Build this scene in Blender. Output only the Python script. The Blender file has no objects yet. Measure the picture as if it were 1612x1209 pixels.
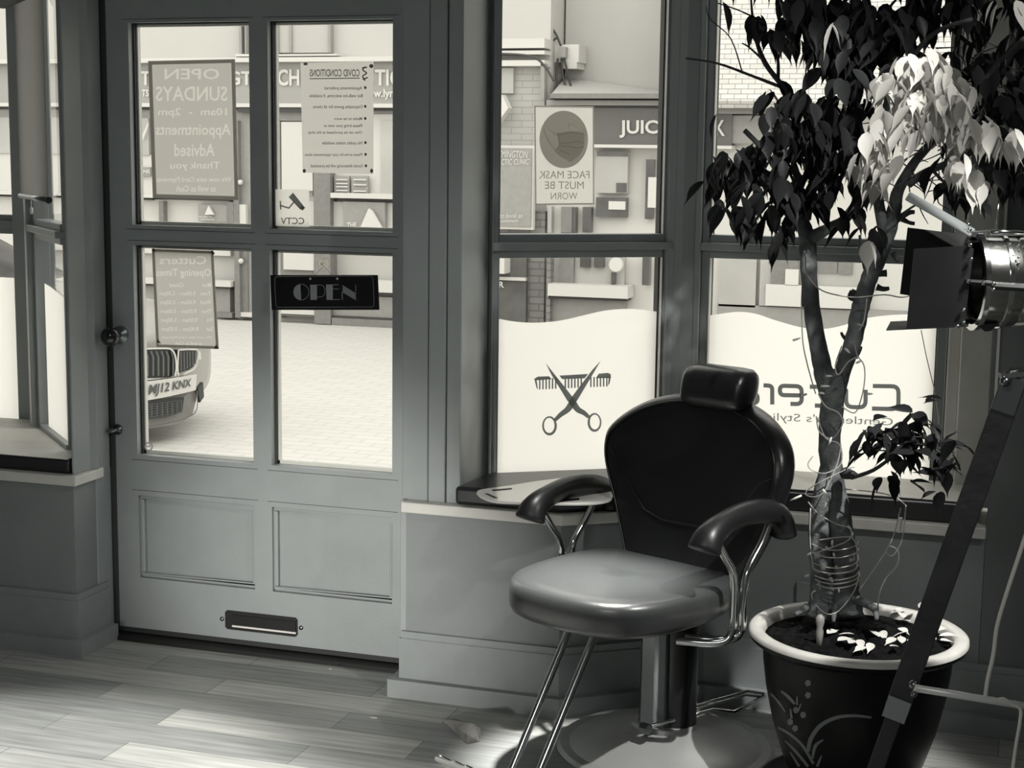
import bpy, bmesh, math, random
from mathutils import Vector, Matrix
from math import sin, cos, pi, radians, tan, atan2, sqrt

# ------------------------------------------------------------------ camera
W, H = 1612, 1209
F_PX = 2500.0
CAM = Vector((0, 0, 1.32))
_y, _p, _r = radians(17.9), radians(8.26), radians(0.71)
FW = Vector((-sin(_y)*cos(_p), cos(_y)*cos(_p), -sin(_p)))
_R0 = Vector((cos(_y), sin(_y), 0)); _U0 = _R0.cross(FW)
RT = _R0*cos(_r) + _U0*sin(_r); UP = -_R0*sin(_r) + _U0*cos(_r)
scn = bpy.context.scene
cd = bpy.data.cameras.new('camera'); cam = bpy.data.objects.new('camera', cd)
scn.collection.objects.link(cam)
cd.sensor_fit = 'HORIZONTAL'; cd.sensor_width = 36.0; cd.lens = F_PX/W*36.0
cd.clip_start = .05; cd.clip_end = 200
m = Matrix((RT, UP, -FW)).transposed().to_4x4(); m.translation = CAM
cam.matrix_world = m
scn.camera = cam

# ------------------------------------------------------------------ view and light
vs = scn.view_settings
vs.view_transform = 'Standard'; vs.look = 'None'; vs.gamma = 1; vs.use_curve_mapping = False
vs.exposure = 0.0
wd = bpy.data.worlds.new('sky'); scn.world = wd; wd.use_nodes = True
bg = wd.node_tree.nodes['Background']
bg.inputs[0].default_value = (1.0, .978, .925, 1); bg.inputs[1].default_value = 2.42

def spot(name, loc, target, energy, size=60, blend=.3, radius=.04, col=(1, .985, .95)):
    l = bpy.data.lights.new(name, 'SPOT'); l.energy = energy; l.spot_size = radians(size)
    l.spot_blend = blend; l.shadow_soft_size = radius; l.color = col
    o = bpy.data.objects.new(name, l); scn.collection.objects.link(o)
    o.location = loc
    o.rotation_euler = (Vector(target)-Vector(loc)).to_track_quat('-Z', 'Y').to_euler()
    return o
def area(name, loc, target, energy, sx, sy, col=(1, .99, .96)):
    l = bpy.data.lights.new(name, 'AREA'); l.energy = energy; l.shape = 'RECTANGLE'
    l.size = sx; l.size_y = sy; l.color = col
    o = bpy.data.objects.new(name, l); scn.collection.objects.link(o)
    o.location = loc
    o.rotation_euler = (Vector(target)-Vector(loc)).to_track_quat('-Z', 'Y').to_euler()
    return o
spot('ceiling_spotlight', (.75, 2.15, 2.30), (-1.05, 3.45, .30), 60, 46, .6, .03)
spot('ceiling_spotlight', (.20, 1.75, 2.38), (-.33, 2.98, 1.43), 230, 13, .7, .03)
spot('ceiling_spotlight', (.50, 2.30, 2.40), (-.42, 3.20, .16), 290, 22, .6, .02)
spot('ceiling_spotlight', (-1.95, 2.55, 2.42), (-1.96, 2.47, 0), 320, 39.5, .5, .04)
spot('ceiling_spotlight', (-1.10, 2.45, 2.42), (-1.18, 2.32, 0), 185, 38, .5, .04)
spot('ceiling_spotlight', (-.84, 3.10, 2.42), (-.84, 3.17, .4), 1350, 15.5, 1.0, .05)  # narrow spot added just to brighten the chair seat
spot('door_fill_light', (-1.5, -1.2, .65), (-1.66, 3.68, .20), 700, 16.5, 1.0, .10, (1, .975, .92))  # added low fill that brightens the lower door; no lamp stands there
area('room_fill_light', (-.8, -.4, 2.44), (-.8, -.35, 0), 26, 1.2, .6)  # soft fill added overhead for the room's ambient light

# ------------------------------------------------------------------ helpers
def ray(px, py):
    return FW + RT*((px-W/2)/F_PX) - UP*((py-H/2)/F_PX)
def PL(px, py, pt, n):                 # pixel -> point on the plane through pt with normal n
    d = ray(px, py); n = Vector(n)
    return CAM + d*((Vector(pt)-CAM).dot(n)/d.dot(n))
def PY(px, py, Y): return PL(px, py, (0, Y, 0), (0, 1, 0))
def PX(px, py, X): return PL(px, py, (X, 0, 0), (1, 0, 0))
def PZ(px, py, Z): return PL(px, py, (0, 0, Z), (0, 0, 1))
RND = random.Random(7)
COL = scn.collection

def cool(v): return (v*.93, v*1.0, v*1.0, 1)
def warm(v): return (v*1.01, v*.99, v*.93, 1)
OA = .60
def wo(v): return warm(v*OA)

def mat(name, col, rough=.5, metal=0., spec=.5, coat=0., noise=0., nscale=20, bump=0., bscale=60, aniso=None):
    m = bpy.data.materials.new(name); m.use_nodes = True
    nt = m.node_tree; b = nt.nodes['Principled BSDF']
    b.inputs['Base Color'].default_value = col
    b.inputs['Roughness'].default_value = rough; b.inputs['Metallic'].default_value = metal
    b.inputs['Specular IOR Level'].default_value = spec
    b.inputs['Coat Weight'].default_value = coat
    tc = nt.nodes.new('ShaderNodeTexCoord')
    if noise > 0:
        n = nt.nodes.new('ShaderNodeTexNoise'); n.inputs['Scale'].default_value = nscale
        n.inputs['Detail'].default_value = 6
        nt.links.new(tc.outputs['Object'], n.inputs['Vector'])
        mr = nt.nodes.new('ShaderNodeMapRange'); mr.inputs[1].default_value = .3; mr.inputs[2].default_value = .7
        mr.inputs[3].default_value = 1-noise; mr.inputs[4].default_value = 1+noise
        nt.links.new(n.outputs['Fac'], mr.inputs[0])
        mx = nt.nodes.new('ShaderNodeVectorMath'); mx.operation = 'SCALE'
        mx.inputs[0].default_value = col[:3]
        nt.links.new(mr.outputs[0], mx.inputs['Scale'])
        nt.links.new(mx.outputs[0], b.inputs['Base Color'])
    if bump > 0:
        n2 = nt.nodes.new('ShaderNodeTexNoise'); n2.inputs['Scale'].default_value = bscale
        n2.inputs['Detail'].default_value = 5
        nt.links.new(tc.outputs['Object'], n2.inputs['Vector'])
        bp = nt.nodes.new('ShaderNodeBump'); bp.inputs['Strength'].default_value = bump
        bp.inputs['Distance'].default_value = .01
        nt.links.new(n2.outputs['Fac'], bp.inputs['Height'])
        nt.links.new(bp.outputs[0], b.inputs['Normal'])
    return m

def brick_mat(name, c1, c2, cm, bw, bh, mortar=.01, rough=.8, bump=.3, axes='XZ', offset=.5, grain=0.):
    m = bpy.data.materials.new(name); m.use_nodes = True
    nt = m.node_tree; b = nt.nodes['Principled BSDF']; b.inputs['Roughness'].default_value = rough
    tc = nt.nodes.new('ShaderNodeTexCoord'); sp = nt.nodes.new('ShaderNodeSeparateXYZ')
    cb = nt.nodes.new('ShaderNodeCombineXYZ')
    nt.links.new(tc.outputs['Object'], sp.inputs[0])
    nt.links.new(sp.outputs[axes[0]], cb.inputs[0]); nt.links.new(sp.outputs[axes[1]], cb.inputs[1])
    br = nt.nodes.new('ShaderNodeTexBrick')
    br.inputs['Color1'].default_value = c1; br.inputs['Color2'].default_value = c2
    br.inputs['Mortar'].default_value = cm; br.inputs['Scale'].default_value = 1
    br.inputs['Brick Width'].default_value = bw; br.inputs['Row Height'].default_value = bh
    br.inputs['Mortar Size'].default_value = mortar; br.inputs['Mortar Smooth'].default_value = .2
    br.offset = offset
    nt.links.new(cb.outputs[0], br.inputs['Vector'])
    out = br.outputs['Color']
    if grain > 0:
        mp = nt.nodes.new('ShaderNodeMapping'); mp.inputs['Scale'].default_value = (1.5, 22, 1)
        nt.links.new(cb.outputs[0], mp.inputs[0])
        n = nt.nodes.new('ShaderNodeTexNoise'); n.inputs['Scale'].default_value = 3; n.inputs['Detail'].default_value = 8
        nt.links.new(mp.outputs[0], n.inputs['Vector'])
        mr = nt.nodes.new('ShaderNodeMapRange'); mr.inputs[1].default_value = .25; mr.inputs[2].default_value = .75
        mr.inputs[3].default_value = 1-grain; mr.inputs[4].default_value = 1+grain
        nt.links.new(n.outputs['Fac'], mr.inputs[0])
        mx = nt.nodes.new('ShaderNodeVectorMath'); mx.operation = 'SCALE'
        nt.links.new(br.outputs['Color'], mx.inputs[0]); nt.links.new(mr.outputs[0], mx.inputs['Scale'])
        out = mx.outputs[0]
    nt.links.new(out, b.inputs['Base Color'])
    if bump > 0:
        bp = nt.nodes.new('ShaderNodeBump'); bp.inputs['Strength'].default_value = bump; bp.invert = True
        bp.inputs['Distance'].default_value = .01
        nt.links.new(br.outputs['Fac'], bp.inputs['Height']); nt.links.new(bp.outputs[0], b.inputs['Normal'])
    return m

def glass_mat(name, refl=.9):
    m = bpy.data.materials.new(name); m.use_nodes = True; nt = m.node_tree
    nt.nodes.remove(nt.nodes['Principled BSDF']); o = nt.nodes['Material Output']
    t = nt.nodes.new('ShaderNodeBsdfTransparent'); t.inputs[0].default_value = (.985, .99, .985, 1)
    g = nt.nodes.new('ShaderNodeBsdfGlossy'); g.inputs['Roughness'].default_value = .0
    f = nt.nodes.new('ShaderNodeFresnel'); f.inputs[0].default_value = 1.35
    mx = nt.nodes.new('ShaderNodeMixShader')
    ge = nt.nodes.new('ShaderNodeNewGeometry'); k_ = nt.nodes.new('ShaderNodeMath'); k_.operation = 'SUBTRACT'; k_.inputs[0].default_value = 1
    nt.links.new(ge.outputs['Backfacing'], k_.inputs[1]); k2 = nt.nodes.new('ShaderNodeMath'); k2.operation = 'MULTIPLY'
    nt.links.new(k_.outputs[0], k2.inputs[0]); nt.links.new(f.outputs[0], k2.inputs[1]); nt.links.new(k2.outputs[0], mx.inputs[0])
    nt.links.new(t.outputs[0], mx.inputs[1]); nt.links.new(g.outputs[0], mx.inputs[2])
    nt.links.new(mx.outputs[0], o.inputs[0]); return m
def film_mat(name, ctrans, cdiff, w=.8):
    m = bpy.data.materials.new(name); m.use_nodes = True; nt = m.node_tree
    nt.nodes.remove(nt.nodes['Principled BSDF']); o = nt.nodes['Material Output']
    t = nt.nodes.new('ShaderNodeBsdfTranslucent'); t.inputs[0].default_value = ctrans
    d = nt.nodes.new('ShaderNodeBsdfDiffuse'); d.inputs[0].default_value = cdiff
    mx = nt.nodes.new('ShaderNodeMixShader'); mx.inputs[0].default_value = 1-w
    nt.links.new(t.outputs[0], mx.inputs[1]); nt.links.new(d.outputs[0], mx.inputs[2])
    nt.links.new(mx.outputs[0], o.inputs[0]); return m
def leaf_mat(name, col, trans, rough=.4, w=.25):
    m = bpy.data.materials.new(name); m.use_nodes = True; nt = m.node_tree
    b = nt.nodes['Principled BSDF']; o = nt.nodes['Material Output']
    b.inputs['Base Color'].default_value = col; b.inputs['Roughness'].default_value = rough
    b.inputs['Specular IOR Level'].default_value = .12
    t = nt.nodes.new('ShaderNodeBsdfTranslucent'); t.inputs[0].default_value = trans
    mx = nt.nodes.new('ShaderNodeMixShader'); mx.inputs[0].default_value = w
    nt.links.new(b.outputs[0], mx.inputs[1]); nt.links.new(t.outputs[0], mx.inputs[2])
    nt.links.new(mx.outputs[0], o.inputs[0]); return m

M = {}
M['paint'] = mat('door_paint', cool(.36), .42, noise=.05, nscale=8, bump=.06, bscale=90)
M['frame'] = mat('frame_paint', cool(.36), .4, noise=.04, nscale=10)
M['wall'] = mat('wall_paint', cool(.26), .6, noise=.06, nscale=6, bump=.1, bscale=50)
M['wall_dark'] = mat('dark_wall_paint', cool(.19), .6, noise=.08, nscale=4, bump=.08)
M['room'] = mat('room_paint', cool(.30), .8)
M['skirting'] = mat('skirting_paint', cool(.30), .5, noise=.05)
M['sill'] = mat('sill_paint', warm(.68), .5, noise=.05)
M['black'] = mat('black_gap', cool(.004), .6)
M['seal'] = mat('weather_seal', cool(.03), .6)
M['pad'] = mat('black_vinyl_pad', cool(.025), .33, spec=.55, bump=.05, bscale=30)
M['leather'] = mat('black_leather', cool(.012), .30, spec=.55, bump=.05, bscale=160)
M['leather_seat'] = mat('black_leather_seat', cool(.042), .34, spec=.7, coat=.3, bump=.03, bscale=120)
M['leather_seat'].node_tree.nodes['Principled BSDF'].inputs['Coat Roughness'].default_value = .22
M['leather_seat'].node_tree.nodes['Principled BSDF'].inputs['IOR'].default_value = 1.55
M['plastic'] = mat('black_plastic', cool(.012), .38, spec=.45)
M['chrome'] = mat('chrome', (.62, .64, .63, 1), .14, 1.0)
M['steel'] = mat('brushed_steel', (.50, .52, .51, 1), .46, 1.0, bump=.03, bscale=40)
M['darksteel'] = mat('dark_steel', (.22, .235, .24, 1), .30, 1.0)
M['brass'] = mat('polished_brass', (.5, .5, .47, 1), .18, 1.0, bump=.08, bscale=12)
M['blackmetal'] = mat('black_metal', cool(.028), .5, noise=.2, nscale=14)
M['blackin'] = mat('black_metal_inner', cool(.008), .6)
M['wood'] = mat('dark_stained_wood', cool(.035), .45, noise=.3, nscale=16, bump=.2, bscale=50)
M['rawwood'] = mat('splintered_wood', warm(.28), .8, noise=.25, nscale=30, bump=.4, bscale=60)
M['bark'] = mat('bark', cool(.15), .9, spec=.12, noise=.45, nscale=22, bump=.8, bscale=45)
M['twig'] = mat('twig_bark', cool(.05), .85, noise=.3)
M['soil'] = mat('soil', cool(.007), .95, spec=.1, noise=.7, nscale=60, bump=1, bscale=70)
M['glaze'] = mat('dark_glaze', cool(.006), .34, spec=.3)
M['rim'] = mat('cream_glaze', warm(.62), .38, noise=.08, nscale=25)
M['motif'] = mat('painted_motif', cool(.22), .4)
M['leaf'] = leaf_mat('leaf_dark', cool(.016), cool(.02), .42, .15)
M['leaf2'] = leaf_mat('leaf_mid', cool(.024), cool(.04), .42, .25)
M['leaf3'] = leaf_mat('leaf_lit', warm(.55), warm(.5), .5, .3)  # pale copy of the leaf colour, for leaves caught in bright light
M['deadleaf'] = mat('dry_leaf', warm(.72), .6, noise=.15)
M['wire'] = mat('clear_wire', warm(.5), .35, spec=.6)
M['cable'] = mat('grey_cable', warm(.75), .5)
M['cup'] = film_mat('milky_suction_cup', warm(.85), warm(.6), .9)
M['bulb'] = mat('clear_bulb', warm(.7), .2, spec=.8)
M['glass'] = glass_mat('window_glass')
M['film'] = film_mat('frosted_film', (1.0, .985, .945, 1), (.8, .79, .76, 1), .9)
M['decal'] = film_mat('grey_decal', cool(.20), cool(.16), .6)
M['decal_light'] = film_mat('pale_grey_decal', cool(.30), cool(.2), .7)
M['paper'] = film_mat('poster_paper', warm(.52), warm(.5), .8)
M['paper_edge'] = film_mat('poster_border', warm(.34), warm(.3), .8)
M['paper_text'] = film_mat('poster_lettering', warm(.72), warm(.6), .8)
M['paper2'] = film_mat('notice_paper', warm(.62), warm(.55), .8)
M['paper2_text'] = film_mat('notice_lettering', cool(.17), cool(.15), .7)
M['paper2_dark'] = film_mat('notice_heading', cool(.10), cool(.08), .7)
M['mask_paper'] = film_mat('mask_notice_paper', warm(.78), warm(.6), .8)
M['mask_grey'] = film_mat('mask_notice_grey', warm(.40), warm(.35), .8)
M['sign_black'] = mat('gloss_black_sign', cool(.004), .35)
M['sign_text'] = mat('grey_sign_lettering', cool(.30), .5)
M['white'] = mat('white_plastic', warm(.8), .4)
M['tray'] = mat('glossy_white_tray', warm(.92), .15, spec=.7)
M['blind'] = film_mat('blind_fabric', warm(.30), cool(.16), .6)
M['blind_roll'] = mat('dark_blind_roll', cool(.045), .7, bump=.1)
M['floor'] = brick_mat('plank_floor', (.25, .26, .255, 1), (.50, .505, .475, 1), (.15, .155, .155, 1), .62, .115, .0012, .45, .12, 'XY', .37, .32)
# outside
M['street'] = brick_mat('street_paving', wo(.84), wo(.79), wo(.70), .22, .11, .008, .8, .2, 'XY')
M['render'] = mat('pale_render', wo(.74), .8, noise=.03, nscale=1.5)
M['render2'] = mat('grey_render', wo(.66), .8, noise=.04, nscale=1.5)
M['stone'] = mat('white_trim', wo(.88), .7)
M['band'] = mat('shop_fascia', wo(.52), .7)
M['band_dark'] = mat('dark_fascia', wo(.20), .7)
M['letters'] = mat('fascia_letters', wo(.92), .6)
M['out_grey'] = mat('facade_grey', wo(.30), .7, noise=.1)
M['out_mid'] = mat('facade_mid', wo(.45), .7, noise=.06)
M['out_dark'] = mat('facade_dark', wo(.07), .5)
M['shopglass'] = mat('shop_glass', wo(.62), .25, noise=.12, nscale=2)
M['shopglass_dark'] = mat('dark_shop_glass', wo(.13), .2, noise=.4, nscale=4)
M['brickpale'] = brick_mat('painted_brick', wo(.68), wo(.64), wo(.52), .2, .06, .005, .8, .4)
M['brickdark'] = brick_mat('weathered_brick', wo(.36), wo(.28), wo(.22), .2, .065, .008, .8, .5)
M['tiles'] = brick_mat('roof_tiles', wo(.78), wo(.70), wo(.16), .30, .16, .012, .8, .5)
M['timber'] = mat('grey_timber', wo(.17), .8, noise=.2, nscale=6)
M['carpaint'] = mat('silver_car_paint', wo(.55), .3, .35, coat=.5)
M['carbumper'] = mat('car_bumper_paint', wo(.34), .35, .3)
M['cardark'] = mat('black_grille', cool(.02), .4)
M['cargrille'] = mat('grille_slats', cool(.16), .3, .8)
M['plate'] = mat('number_plate', wo(.9), .5)
M['platetext'] = mat('plate_characters', cool(.07), .5)
M['chromeout'] = mat('car_chrome', (.8, .8, .77, 1), .2, 1)
M['tyre'] = mat('tyre_rubber', cool(.03), .8)

# ---- mesh builder
class MB:
    def __init__(s): s.bm = bmesh.new()
    def box(s, x0, x1, y0, y1, z0, z1):
        v = [s.bm.verts.new((x, y, z)) for x in (x0, x1) for y in (y0, y1) for z in (z0, z1)]
        for f in ((0,1,3,2), (4,6,7,5), (0,4,5,1), (2,3,7,6), (0,2,6,4), (1,5,7,3)):
            s.bm.faces.new([v[i] for i in f])
        return s
    def hexa(s, P):                     # 8 points: bottom 4 (ccw), top 4
        v = [s.bm.verts.new(p) for p in P]
        for f in ((3,2,1,0), (4,5,6,7), (0,1,5,4), (1,2,6,5), (2,3,7,6), (3,0,4,7)):
            s.bm.faces.new([v[i] for i in f])
        return s
    def seg(s, A, B, t0, t1, z0, z1):   # upright board along plan segment A->B, t = offset to the left normal
        A = Vector(A[:2]); B = Vector(B[:2]); d = (B-A).normalized(); n = Vector((-d.y, d.x))
        q = [A+n*t0, B+n*t0, B+n*t1, A+n*t1]
        return s.hexa([(p.x, p.y, z0) for p in q]+[(p.x, p.y, z1) for p in q])
    def prism(s, pts, ext):             # closed polygon (3D points) extruded by vector
        ext = Vector(ext)
        a = [s.bm.verts.new(p) for p in pts]; b = [s.bm.verts.new(Vector(p)+ext) for p in pts]
        n = len(a)
        s.bm.faces.new(a); s.bm.faces.new(b[::-1])
        for i in range(n): s.bm.faces.new((a[i], b[i], b[(i+1) % n], a[(i+1) % n]))
        return s
    def quad(s, pts):
        s.bm.faces.new([s.bm.verts.new(p) for p in pts]); return s
    def tube(s, pts, rad, n=10, cap=True, closed=False):
        P = [Vector(p) for p in pts]; R = rad if isinstance(rad, (list, tuple)) else [rad]*len(P)
        rings = []; k = len(P); up = None
        for i in range(k):
            a = P[i-1] if (i > 0 or closed) else P[i]; b = P[(i+1) % k] if (i < k-1 or closed) else P[i]
            t = (b-a).normalized()
            if up is None:
                up = Vector((0, 0, 1)) if abs(t.z) < .9 else Vector((1, 0, 0))
            x = t.cross(up).normalized(); y = x.cross(t).normalized(); up = y
            r = R[i]; rx, ry = (r if isinstance(r, tuple) else (r, r))
            rings.append([s.bm.verts.new(P[i]+x*cos(2*pi*j/n)*rx+y*sin(2*pi*j/n)*ry) for j in range(n)])
        for i in range(k if closed else k-1):
            A, B = rings[i], rings[(i+1) % k]
            for j in range(n): s.bm.faces.new((A[j], A[(j+1) % n], B[(j+1) % n], B[j]))
        if cap and not closed:
            s.bm.faces.new(rings[0][::-1]); s.bm.faces.new(rings[-1])
        return s
    def lathe(s, prof, c=(0, 0, 0), n=48, axis=None, close=True):
        c = Vector(c); rings = []
        q = Vector(axis).normalized().to_track_quat('Z', 'Y').to_matrix() if axis is not None else Matrix.Identity(3)
        for r, z in prof:
            rings.append([s.bm.verts.new(c+q@Vector((r*cos(2*pi*j/n), r*sin(2*pi*j/n), z))) for j in range(n)])
        for A, B in zip(rings, rings[1:]):
            for j in range(n): s.bm.faces.new((A[j], A[(j+1) % n], B[(j+1) % n], B[j]))
        if close:
            s.bm.faces.new(rings[0][::-1]); s.bm.faces.new(rings[-1])
        return s
    def ball(s, c, r, sx=1, sy=1, sz=1, u=16, v=10):
        prof = [(max(r*sin(pi*i/v), 1e-5), -r*cos(pi*i/v)) for i in range(v+1)]
        c = Vector(c); rings = []
        for rr, z in prof:
            rings.append([s.bm.verts.new(c+Vector((rr*cos(2*pi*j/u)*sx, rr*sin(2*pi*j/u)*sy, z*sz))) for j in range(u)])
        for A, B in zip(rings, rings[1:]):
            for j in range(u): s.bm.faces.new((A[j], A[(j+1) % u], B[(j+1) % u], B[j]))
        return s
    def loft(s, rings, cap=True):
        R = [[s.bm.verts.new(p) for p in r] for r in rings]; n = len(R[0])
        for A, B in zip(R, R[1:]):
            for j in range(n): s.bm.faces.new((A[j], A[(j+1) % n], B[(j+1) % n], B[j]))
        if cap: s.bm.faces.new(R[0][::-1]); s.bm.faces.new(R[-1])
        return s
    def build(s, name, material, parent=None, smooth=False, bevel=0, fixn=True, auto=None):
        bmesh.ops.remove_doubles(s.bm, verts=s.bm.verts, dist=1e-6)
        if fixn: bmesh.ops.recalc_face_normals(s.bm, faces=s.bm.faces)
        me = bpy.data.meshes.new(name); s.bm.to_mesh(me); s.bm.free()
        if smooth:
            for p in me.polygons: p.use_smooth = True
        o = bpy.data.objects.new(name, me); COL.objects.link(o)
        if isinstance(material, (list, tuple)):
            for x in material: me.materials.append(x)
        else: me.materials.append(material)
        if bevel:
            b = o.modifiers.new('bevel', 'BEVEL'); b.width = bevel; b.segments = 2; b.limit_method = 'ANGLE'; b.angle_limit = radians(40)
        if auto:
            try: me.set_sharp_from_angle(angle=radians(auto))
            except Exception: pass
        if parent: attach(o, parent)
        return o
def attach(o, parent):
    o.parent = parent; o.matrix_parent_inverse = Matrix.Translation(parent.location).inverted() if parent.parent is None else Matrix.Identity(4)
    return o
def tag(o, label, cat, group=None, kind=None):
    o['label'] = label; o['category'] = cat
    if group: o['group'] = group
    if kind: o['kind'] = kind
    return o
def thing(name, label, cat, loc=(0, 0, 0), group=None, kind=None):
    o = bpy.data.objects.new(name, None); COL.objects.link(o); o.location = loc; o.empty_display_size = .05
    return tag(o, label, cat, group, kind)
def struct(o, label, cat='structure'): return tag(o, label, cat, None, 'structure')

def text_bm(b, s, quad, depth=0, shear=0, bold=0, fmap=None):
    """text s filled into quad (TL, TR, BR, BL) given in reading order"""
    cu = bpy.data.curves.new('t', 'FONT'); cu.body = s; cu.size = 1; cu.resolution_u = 3; cu.shear = shear; cu.offset = bold
    o = bpy.data.objects.new('t', cu); COL.objects.link(o)
    dg = bpy.context.evaluated_depsgraph_get(); dg.update()
    me = bpy.data.meshes.new_from_object(o.evaluated_get(dg))
    xs = [v.co.x for v in me.vertices]; ys = [v.co.y for v in me.vertices]
    x0, x1, y0, y1 = min(xs), max(xs), min(ys), max(ys)
    TL, TR, BR, BL = [Vector(q) for q in quad]
    vs_ = []
    for v in me.vertices:
        u = (v.co.x-x0)/(x1-x0); w = (v.co.y-y0)/(y1-y0)
        P_ = (BL*(1-u)+BR*u)*(1-w)+(TL*(1-u)+TR*u)*w
        vs_.append(b.bm.verts.new(fmap(P_) if fmap else P_))
    for p in me.polygons:
        try: b.bm.faces.new([vs_[i] for i in p.vertices])
        except ValueError: pass
    bpy.data.objects.remove(o); bpy.data.curves.remove(cu); bpy.data.meshes.remove(me)
def qpx(x0, y0, x1, y1, fn, slope=0.):     # reading-left x0 to reading-right x1
    s = slope*(x1-x0)
    return [fn(x0, y0), fn(x1, y0+s), fn(x1, y1+s), fn(x0, y1)]
def ribbon(b, pts, w, fn, closed=False):   # flat stroke through 2D points mapped by fn
    P = [Vector(p) for p in pts]; k = len(P); L = []; R = []
    for i in range(k):
        a = P[i-1] if (i > 0 or closed) else P[i]; c = P[(i+1) % k] if (i < k-1 or closed) else P[i]
        t = (c-a).normalized(); n = Vector((-t.y, t.x))
        d1 = (P[i]-a).normalized() if (P[i]-a).length > 0 else t
        q = max(.5, abs(d1.dot(t))); ww = (w[i] if isinstance(w, (list, tuple)) else w)/2/q
        L.append(b.bm.verts.new(fn(*(P[i]+n*ww)))); R.append(b.bm.verts.new(fn(*(P[i]-n*ww))))
    for i in range(k if closed else k-1):
        j = (i+1) % k
        b.bm.faces.new((L[i], L[j], R[j], R[i]))
def arc(cx, cy, rx, ry, a0, a1, n=12):
    return [(cx+rx*cos(radians(a0+(a1-a0)*i/n)), cy+ry*sin(radians(a0+(a1-a0)*i/n))) for i in range(n+1)]
def smoothpath(pts, n=6):
    P = [Vector(p) for p in pts]; out = []
    for i in range(len(P)-1):
        p0 = P[max(i-1, 0)]; p1 = P[i]; p2 = P[i+1]; p3 = P[min(i+2, len(P)-1)]
        for j in range(n):
            t = j/n
            out.append(.5*((2*p1)+(-p0+p2)*t+(2*p0-5*p1+4*p2-p3)*t*t+(-p0+3*p1-3*p2+p3)*t*t*t))
    out.append(P[-1]); return out

# ------------------------------------------------------------------ setting: room
FY = 3.50; CY = 3.72
ZT = 2.5
struct(MB().box(-4.2, 1.7, -1.6, 3.76, -.06, 0).build('floor', M['floor']), 'pale and dark grey wood plank floor of the shop', 'floor')
struct(MB().box(-4.2, 1.7, -1.6, 4.2, ZT, ZT+.08).build('ceiling', M['room']), 'flat ceiling over the shop room', 'ceiling')
struct(MB().box(-4.3, -4.2, -1.6, 4.2, 0, ZT).build('wall_left', M['room']), 'plain left side wall of the shop', 'wall')
struct(MB().box(1.7, 1.8, -1.6, 4.2, 0, ZT).build('wall_right', M['room']), 'plain right side wall of the shop', 'wall')
struct(MB().box(-4.3, 1.8, -1.7, -1.6, 0, ZT).build('wall_back', M['room']), 'plain back wall of the shop', 'wall')
# front wall: dwarf walls under the windows, header above, right part
LC = -2.325; RC = -1.395                 # door recess corners
bend0 = (-1.005, 3.50); bend1 = (-.70, 3.72)
b = MB()
b.box(-4.2, LC, 3.50, 3.72, 0, .468)                         # left dwarf wall
b.prism([(RC, 3.50, 0), (bend0[0], 3.50, 0), (bend1[0], 3.72, 0), (-.056, 3.72, 0), (-.056, 4.02, 0), (-.9, 4.02, 0), (-1.3, 3.76, 0), (RC, 3.76, 0)], (0, 0, .468))
struct(b.build('wall_front', M['wall']), 'grey painted low wall below the shop windows', 'wall')
struct(MB().prism([(-4.2, 3.721, 0), (LC-.01, 3.721, 0), (-2.72, 4.12, 0), (-4.2, 4.12, 0)], (0, 0, .468)).build('wall_front', M['wall']), 'base of the left bay under its sill', 'wall')
b = MB(); b.box(-.055, 1.7, 3.721, 3.90, 0, ZT); b.box(-.0655, -.05, 3.72, 4.02, .53, ZT)
struct(b.build('wall_front', M['wall_dark']), 'dark grey wall right of the window behind the tree', 'wall')
b = MB()
b.box(-4.2, -2.36, 3.50, 4.12, 2.02, ZT); b.box(-2.42, -1.32, 3.60, 3.78, 1.92, ZT); b.box(-1.40, -.06, 3.50, 4.10, 2.02, ZT)
struct(b.build('wall_front', M['wall']), 'wall above the door and the window heads', 'wall')
# skirtings
def skirt(name, pts, label, t=.022):
    b = MB(); P = [Vector(p) for p in pts]
    def offs(d):
        out = []
        for i, p in enumerate(P):
            ns = []
            if i > 0: e = (P[i]-P[i-1]).normalized(); ns.append(Vector((e.y, -e.x)))
            if i < len(P)-1: e = (P[i+1]-P[i]).normalized(); ns.append(Vector((e.y, -e.x)))
            n = sum(ns, Vector((0, 0))).normalized(); out.append(p+n*d/n.dot(ns[0]))
        return out
    for d, z0, z1 in ((t*1.6, 0, .045), (t*.6, .045, .145), (t*.45, .145, .162)):
        O = offs(d)
        for i in range(len(P)-1):
            b.hexa([(P[i].x, P[i].y, z0), (P[i+1].x, P[i+1].y, z0), (O[i+1].x, O[i+1].y, z0), (O[i].x, O[i].y, z0), (P[i].x, P[i].y, z1), (P[i+1].x, P[i+1].y, z1), (O[i+1].x, O[i+1].y, z1), (O[i].x, O[i].y, z1)])
    return struct(b.build(name, M['skirting']), label, 'skirting board')
skirt('baseboard_left', [(-4.2, 3.50), (LC, 3.50), (LC, 3.64)], 'grey skirting board along the low wall left of the door')
skirt('baseboard_right', [(RC, 3.62), (RC, 3.50), bend0, bend1, (1.7, 3.72)], 'grey skirting board along the wall right of the door')

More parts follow.
